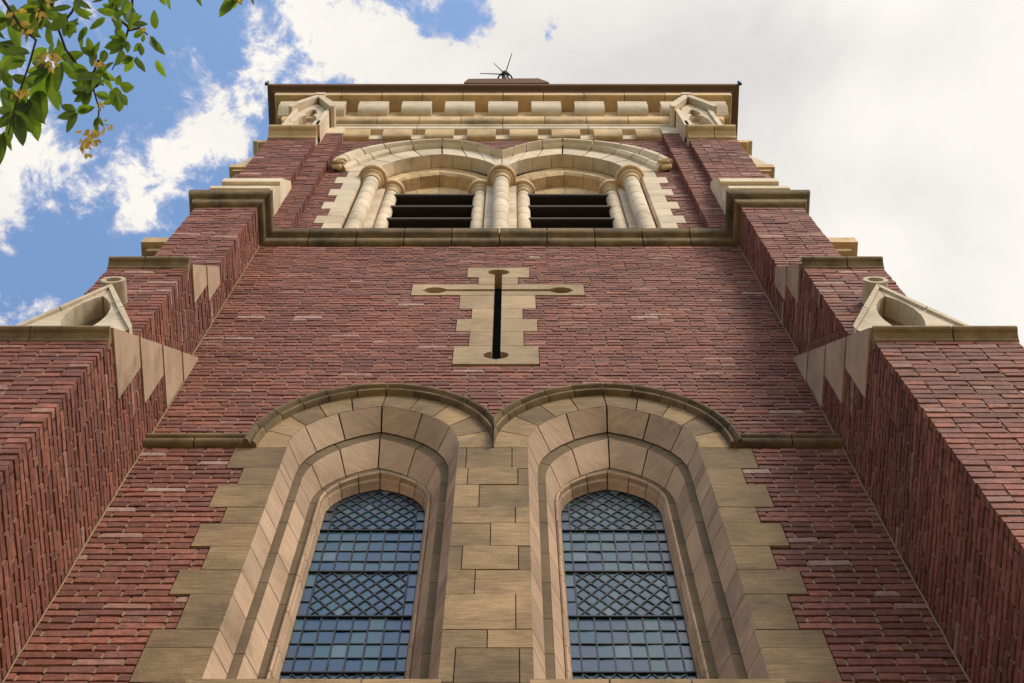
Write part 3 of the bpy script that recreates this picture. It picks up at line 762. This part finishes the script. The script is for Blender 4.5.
for (w_, a, b2) in CROSS: q.box(-w_ + .0, -sw - .09, .012, .10, a, b2); q.box(w_, sw + .09, .012, .10, a, b2)
q.box(-.008, .008, .10, .12, 12.4, 14.6)
for z in (12.8, 13.2, 13.6, 14.0): q.box(-.03, .03, .10, .112, z, z + .012)
q2 = q

# ---- belfry
def pier(name, blocks, back, cols, lab):
    mb = MB()
    for k in range(10):
        za, zb_ = 15.86 + .305 * k + .003, min(15.86 + .305 * (k + 1) - .003, 18.92)
        mb.prism_z(blocks((za + zb_) / 2), za, zb_)
    p = mb.build(name, M['cream'], T, label=lab)
    mb = MB(); mb.prism_z(back, 15.8, 18.9); mb.build('joint_backing', M['joint'], p)
    for (x, y, r) in cols:
        mb = MB(); z = 15.86; ztop = 18.45
        while z < ztop - .01:
            z1 = min(z + .30, ztop)
            mb.lathe([(r - .012, z + .001), (r - .001, z + .006), (r, z + .012), (r, z1 - .012), (r - .001, z1 - .006), (r - .012, z1 - .001)], x, y, 24); z = z1
        mb.build('column', M['cream'], p, smooth=30)
        mb = MB()
        mb.lathe([(r * .9, 18.44), (r * 1.14, 18.442), (r * 1.2, 18.46), (r * 1.14, 18.48), (r * 1.05, 18.485), (r * 1.08, 18.52), (r * 1.28, 18.562), (r * 1.44, 18.572), (r * 1.5, 18.585), (r * 1.44, 18.598), (r * 1.36, 18.60), (r * 1.42, 18.625), (r * 1.78, 18.635), (r * 1.92, 18.65), (r * 1.92, 18.70), (r * 1.3, 18.72)], x, y, 32)
        mb.build('capital', M['tan'], p, smooth=30)
for s in (-1, 1):
    pier('belfry_jamb', lambda z: [(s * (belf_quoin(z) or 1.72), -.003), (s * 1.475, -.003), (s * 1.455, .03), (s * 1.46, .10), (s * 1.28, .11), (s * 1.215, .11), (s * 1.215, .24), (s * 1.09, .25), (s * 1.09, .5), (s * 1.6, .5), (s * (belf_quoin(z) or 1.72), .05)],
         [(s * 1.60, .02), (s * 1.48, .015), (s * 1.47, .12), (s * 1.23, .125), (s * 1.23, .26), (s * 1.11, .27), (s * 1.11, .49), (s * 1.58, .49)],
         [(s * 1.35, .03, .08), (s * 1.147, .165, .067)], 'toothed cream stone jamb on the %s of the belfry with two columns' % ('left' if s < 0 else 'right'))
pier('belfry_pier', lambda z: [(-.155, .09), (.155, .09), (.155, .24), (.285, .25), (.285, .5), (-.285, .5), (-.285, .25), (-.155, .24)],
     [(-.145, .10), (.145, .10), (.145, .25), (.27, .26), (.27, .49), (-.27, .49), (-.27, .26), (-.145, .25)],
     [(-.225, .165, .067), (0, .03, .08), (.225, .165, .067)], 'central belfry pier with three clustered columns')
# arches
ARCH = {}
for s in (-1, 1):
    q = MB(); q1 = MB(); jb = MB()
    c = s * .675; zb, zs = 18.70, 19.0
    ts = jts(zb, zs, [], 9)
    sweep(q, [(c, .64, -.001, 19.94), (c, .64, .15, 19.94), (c, .70, .16, 20.0), (c, .68, .03, 19.97)], zb, zs, ts, .006, None)
    cc = s * .69
    rollp = [(cc, .66, .152, 19.97), (cc, .60, .152, 19.84), (cc, .585, .165, 19.80), (cc, .57, .168, 19.77), (cc, .56, .15, 19.74), (cc, .54, .135, 19.69), (cc, .515, .14, 19.62), (cc, .50, .165, 19.57), (cc, .50, .29, 19.56), (cc, .56, .31, 19.7)]
    sweep(q1, rollp, zb, 18.85, jts(zb, 18.85, [], 8), .006)
    sweep(q1, [(cc, .53, .292, 19.62), (cc, .46, .292, 19.40), (cc, .445, .30, 19.36), (cc, .415, .34, 19.22), (cc, .415, .47, 19.22), (cc, .5, .47, 19.5)], zb, 18.85, jts(zb, 18.85, [], 6), .006)
    jb_prof = [(c, .665, .03, 19.99), (c, .66, .16, 19.98), (cc, .60, .175, 19.85), (cc, .52, .175, 19.65), (cc, .515, .3, 19.6), (cc, .43, .35, 19.26), (cc, .43, .48, 19.26), (cc, .8, .48, 20.2), (cc, .8, .03, 20.2)]
    sweep(jb, jb_prof, zb, 19.0, [-2, -1, 1, 2], 0)
    ARCH[s] = q.build('belfry_arch', M['cream'], T, smooth=25, label='%s-hand pointed belfry arch over dark louvres' % ('left' if s < 0 else 'right'))
    q1.build('inner_arch_ring', M['tan'], ARCH[s], smooth=25); jb.build('joint_backing', M['joint'], ARCH[s])
# face stones between arch ring and hood, hood itself
def resample(P, n):
    d = [0]
    for a, b2 in zip(P[:-1], P[1:]): d.append(d[-1] + math.dist(a, b2))
    o = []
    for k in range(n + 1):
        t = d[-1] * k / n
        for i in range(len(P) - 1):
            if d[i] <= t <= d[i + 1] + 1e-9:
                f = (t - d[i]) / (d[i + 1] - d[i]); o.append((P[i][0] + (P[i + 1][0] - P[i][0]) * f, P[i][1] + (P[i + 1][1] - P[i][1]) * f)); break
    return o
NN = 36
iA = ring(-.675, .643, 19.0, 19.945)
inn = [(-1.318, 18.925)] + [iA(-1 + 2 * k / 40) for k in range(41)]
inn = [p for p in inn if p[0] < -.002]; inn.append((-.004, 19.12))
def split(P, xa, n1, n2):
    i = min(range(len(P)), key=lambda k: abs(P[k][0] - xa)); return resample(P[:i + 1], n1)[:-1] + resample(P[i:], n2)
inn = split(inn, -.675, 20, 16); mid = split(HI, -.69, 20, 16); outp = split(HO, -.688, 20, 16)
for s in (-1, 1):
    face, hood = MB(), MB()
    m = lambda p: (-p[0] if s > 0 else p[0], p[1])
    for k in range(0, NN, 4):
        rs = []
        for j in range(5):
            e = .12 if j == 0 else (-.12 if j == 4 else 0); kk = min(k + j, NN); 
            def at(P, f):
                i = max(0, min(NN - 1, int(math.floor(f)))); t = f - i; return (P[i][0] + (P[i + 1][0] - P[i][0]) * t, P[i][1] + (P[i + 1][1] - P[i][1]) * t)
            f = min(max(kk + e, 0), NN); a, b2 = m(at(inn, f)), m(at(mid, f))
            rs.append([(a[0], 0, a[1] + .002), (b2[0], 0, b2[1] + .02), (b2[0], .05, b2[1] + .02), (a[0], .05, a[1] + .002)])
        face.loft(rs)
    for k in range(0, NN, 4):
        rs = []
        for j in range(5):
            e = .12 if j == 0 else (-.12 if j == 4 else 0); f = min(max(k + j + e, 0), NN); a, b2 = m(at(mid, f)), m(at(outp, f)); r = []
            for (t, y) in [(0, .03), (0, -.003), (.04, -.035), (.18, -.06), (.32, -.055), (.42, -.015), (.50, -.012), (.54, -.05), (.70, -.088), (.88, -.092), (1.0, -.07), (1.0, .03)]:
                x = a[0] + (b2[0] - a[0]) * t; x = min(x, -.002) if s < 0 else max(x, .002)
                r.append((x, y, a[1] + (b2[1] - a[1]) * t))
            rs.append(r)
        hood.loft(rs)
    face.build('voussoirs', M['cream'], ARCH[s], smooth=25)
    hood.build('hood_mould', M['cream'], ARCH[s], smooth=35)
jb = MB()
for s in (-1, 1):
    rs = [[(s * -a[0], .02, a[1] + .01), (s * -b2[0], .02, b2[1] + .03), (s * -b2[0], .06, b2[1] + .03), (s * -a[0], .06, a[1] + .01)] for a, b2 in zip(inn, outp)]
    jb.loft(rs)
jb.prism_y([(-.03, 19.2), (.03, 19.2), (.30, 19.85), (-.30, 19.85)], .045, .1)
jb.build('joint_backing', M['joint'], T)
# carved label stops: curled leaf bosses
for s in (-1, 1):
    q = MB(); cx, cz = s * 1.74, 19.02
    for (dx, dz, r) in [(-.02, .0, .052), (.04, .015, .04), (-.05, .035, .036), (.0, -.035, .042), (.045, -.03, .032), (0, .06, .034)]:
        pr_ = []
        for k in range(9):
            a = math.pi * k / 8; pr_.append((max(r * math.sin(a), .001), cz + dz * 1.6 - r * math.cos(a) * 1.2))
        q.lathe(pr_, cx + s * dx, -.03 - abs(dz) * .3, 10)
    pts = []
    for k in range(26):
        a = k * .42; rr = .08 - k * .0028; pts.append((cx + rr * math.cos(a), -.095, cz + 1.3 * rr * math.sin(a)))
    q.tube(pts, .015, 6)
    q.build('label_stop', M['tan'], ARCH[s], smooth=60)
# louvres
for s in (-1, 1):
    for k in range(5):
        q = MB(); z = 18.27 - .555 * k
        if z < 15.9: break
        q.prism_x([(.115, z), (.115, z + .055), (.135, z + .065), (.44, z + .34), (.44, z + .30), (.13, z)], s * .69 - .43, s * .69 + .43)
        q.build('louvre', M['louvre'], ARCH[s])
# ---- cornice
cor = T
q = MB()
q.box(-1.865, 1.865, -.012, .1, 20.84, 21.14)
for s in (-1, 1): q.box(s * 1.87, s * 2.08, -.10, .1, 20.72, 21.12)
ip = lambda o_, za, zb_: [(-.05, za), (o_, za), (o_ + .012, za + .02), (o_ + .012, zb_), (-.05, zb_)]
string_run(q, ip(.075, 21.14, 21.27), [(-2.05, 0), (2.05, 0)], 1.0)
string_run(q, ip(.09, 21.275, 21.345), [(-2.05, 0), (2.05, 0)], 1.0)
q.build('frieze', M['cream'], T)
q = MB()
cp = [(-2.525, 5.2), (-2.525, 0), (2.525, 0), (2.525, 5.2)]
string_run(q, [(-.02, 21.35), (.09, 21.35)] + roll(.10, 21.355, .15, 21.43, 5) + [(.155, 21.56), (.15, 21.62), (.125, 21.65), (-.02, 21.66)], cp, .53, .009)
string_run(q, [(-.02, 21.665), (.12, 21.665), (.12, 22.16), (-.02, 22.16)], cp, 1.0)
string_run(q, [(-.02, 22.165), (.13, 22.165), (.23, 22.175), (.325, 22.18), (.33, 22.20), (.33, 22.34), (-.02, 22.34)], cp, .53, .009)
cn = q.build('cornice', M['tan'], T, smooth=30)
for k in range(8):
    x = (k - 3.5) * .497; w_ = .168; q = MB()
    q.prism_x([(.03, 20.80), (-.03, 20.80)] + [(-.03 - .05 * math.sin(math.pi / 2 * j / 5), 20.80 + .16 * (1 - math.cos(math.pi / 2 * j / 5)) ) for j in range(1, 6)] + [(-.085, 21.10), (.03, 21.10)], x - w_, x + w_)
    q.build('dentil', M['tan'], cn, smooth=35)
for k in range(-4, 5):
    x = k * .532; w_ = .182; q = MB()
    q.prism_x([(-.11, 21.70), (-.15, 21.70)] + [(-.15 - .105 * math.sin(math.pi / 2 * j / 6), 21.70 + .20 * (1 - math.cos(math.pi / 2 * j / 6))) for j in range(1, 7)] + [(-.255, 22.0), (-.265, 22.03), (-.265, 22.07), (-.11, 22.07)], x - w_, x + w_)
    q.build('modillion', M['cream'], cn, smooth=35)
for x in (-2.63, 2.63):
    q = MB(); q.prism_x([(-.11, 21.70), (-.15, 21.70), (-.24, 21.85), (-.255, 22.0), (-.265, 22.07), (-.11, 22.07)], x - .13, x + .13)
    q.build('modillion', M['cream'], cn, smooth=35)
# ---- eaves, gutter and roof
q = MB()
string_run(q, [(-.02, 22.345), (.335, 22.345), (.34, 22.40), (.36, 22.42), (.39, 22.43), (.41, 22.44), (.42, 22.50), (.41, 22.56), (-.02, 22.56)], [(-2.565, 5.3), (-2.565, 0), (2.565, 0), (2.565, 5.3)], 20)
gt = q.build('gutter', M['gutter'], T, smooth=30)
for s in (-1, 1):
    q = MB(); q.lathe([(.001, 22.40), (.02, 22.41), (.024, 22.44), (.02, 22.58), (.001, 22.61)], s * 2.985, -.43, 10)
    q.build('gutter_boss', M['iron'], gt, smooth=40)
q = MB()
q.add([(-2.9, -.38, 22.57), (2.9, -.38, 22.57), (2.9, 5.6, 22.57), (-2.9, 5.6, 22.57), (-.4, 2.2, 23.6), (.4, 2.2, 23.6), (.4, 3.0, 23.6), (-.4, 3.0, 23.6)],
      [(0, 3, 2, 1), (4, 5, 6, 7), (0, 1, 5, 4), (1, 2, 6, 5), (2, 3, 7, 6), (3, 0, 4, 7)])
rf = q.build('roof', M['gutter'], T)
q = MB(); q.prism_y([(-.50, 22.55), (-.50, 22.62), (-.45, 22.93), (.45, 22.97), (.58, 22.62), (.58, 22.55)], -.425, .5)
q.build('raised_hatch', M['gutter'], rf)
# lightning finial with bare spikes
q = MB(); fx, fy, fz = .02, -.40, 22.96
q.tube([(fx, fy, fz - .02), (fx, fy - .02, fz + .32)], .03, 8)
q.lathe([(.001, fz + .24), (.05, fz + .27), (.055, fz + .33), (.035, fz + .39), (.001, fz + .41)], fx, fy - .03, 10)
q.tube([(fx + .095 * math.cos(2 * math.pi * k / 20), fy + .01 + .095 * math.sin(2 * math.pi * k / 20), fz + .06) for k in range(21)], .011, 6)
q.tube([(fx - .09, fy, fz), (fx - .09, fy, fz + .07)], .01, 5); q.tube([(fx + .09, fy, fz), (fx + .09, fy, fz + .07)], .01, 5)
for (dx, dy, dz) in [(-.33, -.01, .02), (-.15, -.13, .14), (.09, -.24, .28), (.24, .25, .1), (-.2, .3, .1)]:
    q.tube([(fx, fy - .03, fz + .33), (fx + dx * .5, fy - .03 + dy * .5, fz + .33 + dz * .5 + .01), (fx + dx, fy - .03 + dy, fz + .33 + dz)], [.009, .007, .005], 5)
q.build('finial', M['iron'], rf)

# ------------------------------------------------------------------ ground
def sheet(name, x0, x1, y0, y1, z, mat, label):
    q = MB(); q.add([(x0, y0, z), (x1, y0, z), (x1, y1, z), (x0, y1, z)], [(0, 1, 2, 3)]); o = q.build(name, mat, fix=False)
    o['kind'] = 'structure'; return o
sheet('ground', -600, 600, -600, 600, 0, simple('lawn', (.09, .11, .04), .95, 0, 2, .4, .1), '')
sheet('path', -14, 14, -22, -.9, .004, stone('bounce_paving', (.56, .46, .33), (.47, .38, .27), (.2, .17, .13), .3, 0, 0, .2), '')  # unseen pale sheet, enlarged to bounce warm light up to the soffits

# ------------------------------------------------------------------ tree whose twigs hang into the top-left of the view
def P3(u, v, d):
    a = (u - 512) / 1650; b2 = (341.5 - v) / 1650; t = R(72.983)
    dv = Vector((a, math.cos(t) - b2 * math.sin(t), math.sin(t) + b2 * math.cos(t))).normalized(); return Vector(cam.location) + dv * d
tree = bpy.data.objects.new('tree', None); col.objects.link(tree); tree.location = (-4.6, -5.2, 0)
tree['label'] = 'leafy tree with hanging green leaves and yellow seed clusters beside the tower'; tree['category'] = 'tree'
off = Vector((4.6, 5.2, 0))
def local(p): return tuple(Vector(p) + off)
q = MB()
q.tube([local(p) for p in [(-4.6, -5.2, 0), (-4.55, -5.15, 1.5), (-4.4, -5.0, 3.2), (-4.2, -4.8, 5.0), (-4.1, -4.6, 7.5), (-4.2, -4.5, 10)]], [.26, .20, .17, .13, .08, .02], 12)
trunk = q.build('trunk', M['bark'], tree, smooth=60)
DD = 5.0
q = MB()
def limb(pts, r0, r1):
    n = len(pts); q.tube([local(p) for p in pts], [r0 + (r1 - r0) * i / (n - 1) for i in range(n)], 6)
hub = P3(-60, -90, 5.1); hub2 = P3(120, -110, 5.0); hub3 = P3(240, -90, 5.0)
limb([(-4.3, -4.9, 4.4), (-3.5, -4.6, 5.4), tuple((Vector((-3.0, -4.2, 6.2)) + hub) / 2), tuple(hub), tuple(hub2), tuple(hub3)], .07, .012)
paths = [
    [(-60, -90), (30, -30), (52, 5), (58, 28), (66, 50), (80, 68), (93, 88), (99, 108), (98, 130), (86, 148)],
    [(120, -110), (133, -20), (132, 8), (128, 30), (124, 45), (118, 58), (112, 70)],
    [(-60, -90), (-10, -20), (20, 25), (36, 40), (30, 62), (22, 85), (14, 110), (8, 135)],
    [(240, -90), (232, -30), (228, -5), (236, 3)],
    [(-60, -90), (-30, 20), (-14, 70), (-8, 110), (0, 150)],
    [(58, 28), (72, 12), (80, -8)], [(93, 88), (105, 80), (116, 95)], [(128, 30), (140, 28), (148, 35)], [(99, 60), (92, 75)], [(132, 30), (118, 18), (116, 4)],
]
for i, pth in enumerate(paths):
    limb([tuple(P3(u, v, DD + .25 * math.sin(i * 2.1) + .004 * k)) for k, (u, v) in enumerate(pth)], .0055, .002)
q.build('branch', M['bark'], tree, smooth=60)
lf = MB(); rnd = random.Random(11)
TH = R(72.983); CR = Vector((1, 0, 0)); CU = Vector((0, -math.sin(TH), math.cos(TH))); CF = Vector((0, math.cos(TH), math.sin(TH)))
def leaf(mb, u, v, ang, Lp, wr=.40, d=None, tilt=None):
    """a leaf with its base at a point of a twig; ang in the leaf spray's plane"""
    d = d or DD + rnd.uniform(-.35, .35); base = P3(u, v, d); L_ = Lp / 1650 * d
    ax = CR * math.cos(ang) + CU * math.sin(ang); tl = tilt if tilt is not None else rnd.uniform(-.7, .7)
    ax = (ax * math.cos(tl * .5) + CF * math.sin(tl * .5)).normalized(); L_ /= max(math.cos(tl * .5), .6)
    sd_ = ax.cross(CF).normalized(); ro = rnd.uniform(-.8, .8); sd_ = (sd_ * math.cos(ro) + CF * math.sin(ro)).normalized(); nn = ax.cross(sd_).normalized()
    W = L_ * wr * .5; W /= max(abs(math.cos(ro)), .7); n = 7; cur = rnd.uniform(-.25, .3); ben = rnd.uniform(-.15, .15); vs = []; jag = rnd.uniform(0, .12)
    for k in range(n + 1):
        t = k / n; wdt = W * (math.sin(math.pi * t ** .85) ** .75) * (1 - .15 * t); 
        cpt = base + ax * L_ * t + nn * (-cur * L_ * t * t) + sd_ * ben * L_ * t * t
        if k in (0, n): vs.append(cpt)
        else:
            j1, j2 = 1 + rnd.uniform(-jag, jag), 1 + rnd.uniform(-jag, jag)
            vs += [cpt + sd_ * wdt * j1 + nn * wdt * .3, cpt, cpt - sd_ * wdt * j2 + nn * wdt * .3]
    fs = [(0, 1, 2), (0, 2, 3)]
    for k in range(n - 2):
        a = 1 + 3 * k; fs += [(a, a + 3, a + 4, a + 1), (a + 1, a + 4, a + 5, a + 2)]
    a = 1 + 3 * (n - 2); z = len(vs) - 1; fs += [(a, z, a + 1), (a + 1, z, a + 2)]
    mb.add([local(p) for p in vs], fs)
def spray(u, v, dirs, Ls, wr=.42):
    d = DD + rnd.uniform(-.3, .3)
    for a, l_ in zip(dirs, Ls): leaf(lf, u + rnd.uniform(-2, 2), v + rnd.uniform(-2, 2), R(a), l_ * .84, wr * rnd.uniform(.85, 1.1), d)
# sprays placed on the twigs
spray(78, 112, [190, 260, 160, 40, 10], [24, 28, 24, 20, 18], .48)
spray(118, 86, [-5, 260, 60], [16, 22, 12], .75); spray(116, 96, [310, 280], [16, 20], .6)
spray(52, 70, [215, 240, 190, 280, 150], [46, 50, 34, 52, 26], .42)
spray(60, 60, [20, 320, 260, 90], [26, 30, 36, 22], .45)
spray(20, 45, [180, 225, 265, 160], [28, 36, 26, 22], .42)
spray(25, 60, [200, 170], [24, 20], .4); spray(8, 20, [20, -20, -60, 200, 150], [44, 40, 36, 30, 30], .45)
spray(40, 5, [-30, 30, -90, 210, 250], [30, 28, 30, 36, 34], .45); spray(72, 2, [-50, -20], [26, 20], .4)
spray(68, 25, [-40, -100, 10], [18, 16, 14], .6); spray(85, 28, [-110, 250], [26, 20], .4)
spray(30, 100, [250, 280, 200, 300, 230], [40, 46, 34, 36, 36], .42)
spray(14, 112, [250, 285, 215, 305, 180], [36, 40, 30, 32, 24], .42)
spray(5, 132, [270, 240, 300], [36, 32, 24], .36); spray(38, 88, [290, 270], [46, 40], .38)
spray(0, 90, [-30, -60, -10], [30, 30, 28], .42)
spray(88, 72, [200, 240, 270, 300, 170, 330], [28, 24, 28, 22, 22, 22], .5)
spray(95, 55, [110, 160, 80], [20, 18, 16], .55); spray(92, 90, [190, 220, 250, 160], [24, 24, 22, 26], .5)
spray(104, 70, [240, 290, 320, 200, 60], [18, 24, 22, 16, 14], .42); spray(104, 62, [255, 275], [22, 20], .35)
spray(134, 57, [185, 205, 235, 310, 345], [20, 18, 20, 20, 4], .42)
spray(149, 36, [300, 315], [20, 26], .4); spray(140, 44, [230, 260, 60], [14, 12, 10], .6)
spray(130, 22, [60, 20, 110, -20], [16, 15, 18, 8], .5); spray(126, 42, [170, 120, 190, 215, 260], [20, 18, 26, 22, 14], .5)
spray(114, 8, [100, 150, 200, 60, -60], [16, 14, 14, 18, 12], .55); spray(102, 0, [170, 190], [14, 14], .3)
spray(236, 0, [200, 225, 240, 330, 20], [18, 28, 10, 10, 14], .45); spray(195, -6, [300], [14], .4); spray(250, -4, [290, 320], [12, 10], .25)
spray(98, 118, [300, 270, 250], [14, 16, 12], .45); spray(60, 92, [270, 230], [14, 10], .4)
for (u0, v0, n, rr) in [(130, 40, 9, 26), (100, 85, 7, 24), (118, 12, 6, 16), (60, 30, 10, 34), (25, 15, 8, 26), (15, 100, 5, 20), (62, 40, 3, 22), (85, 60, 2, 20), (2, 70, 3, 10), (45, -14, 14, 40), (115, 45, 2, 14), (-20, 60, 20, 30), (30, -50, 30, 60), (150, -50, 14, 50), (230, -45, 12, 40)]:
    for _ in range(n):
        leaf(lf, u0 + rnd.gauss(0, rr * .5), v0 + rnd.gauss(0, rr * .5), rnd.uniform(0, 6.28), rnd.uniform(12, 24), rnd.uniform(.32, .5))
# unseen crown beyond the frame, enlarged to shade the lower wall
shade_clumps = [(rnd.uniform(-7.8, -3.4), rnd.uniform(-10.5, -4.9), rnd.uniform(5.2, 11.0), rnd.uniform(.4, .85)) for _ in range(70)]
for (cx_, cy_, cz_, cr_) in shade_clumps:
    if ((cx_ + 5.4) / 2.6) ** 2 + ((cy_ + 7.4) / 3.2) ** 2 + ((cz_ - 8.0) / 3.2) ** 2 > 1.1: continue
    for _ in range(130):
        p = Vector((rnd.gauss(cx_, cr_ * .5), rnd.gauss(cy_, cr_ * .5), rnd.gauss(cz_, cr_ * .4)))
        if p.x > -2.7 or p.y > -4.0: continue
        ax = Vector((rnd.gauss(0, 1), rnd.gauss(0, 1), rnd.gauss(-.4, .6))).normalized(); sd_ = ax.orthogonal().normalized(); k_ = rnd.uniform(.8, 1.5)
        lf.add([local(p), local(p + (ax * .06 + sd_ * .03) * k_), local(p + ax * .14 * k_), local(p + (ax * .06 - sd_ * .03) * k_)], [(0, 1, 2, 3)])
lf.build('foliage', M['leaf'], tree, fix=False)
# yellow winged seeds in hanging clusters
for (cu, cv, n, ru, rv, Ls) in [(50, 56, 26, 11, 9, 9), (20, 16, 12, 9, 7, 10), (30, 29, 8, 7, 4, 11), (42, 14, 12, 8, 6, 8), (22, 91, 16, 11, 5, 8), (91, 136, 28, 9, 9, 9), (84, 143, 8, 6, 5, 9), (88, 154, 6, 5, 3, 7), (98, 104, 5, 3, 3, 7), (142, 27, 5, 3, 2, 7), (98, 62, 8, 4, 4, 7), (46, 2, 4, 3, 4, 9), (240, -2, 4, 8, 3, 9), (103, 123, 7, 6, 5, 7)]:
    sm = MB()
    for _ in range(n):
        leaf(sm, cu + rnd.gauss(0, ru * .5), cv + rnd.gauss(0, rv * .5), rnd.uniform(3.2, 6.2), rnd.uniform(.5, .95) * Ls, rnd.uniform(.32, .6), DD + rnd.uniform(-.1, .1) - .2)
    sm.build('seed_cluster', M['seed'], tree, fix=False)
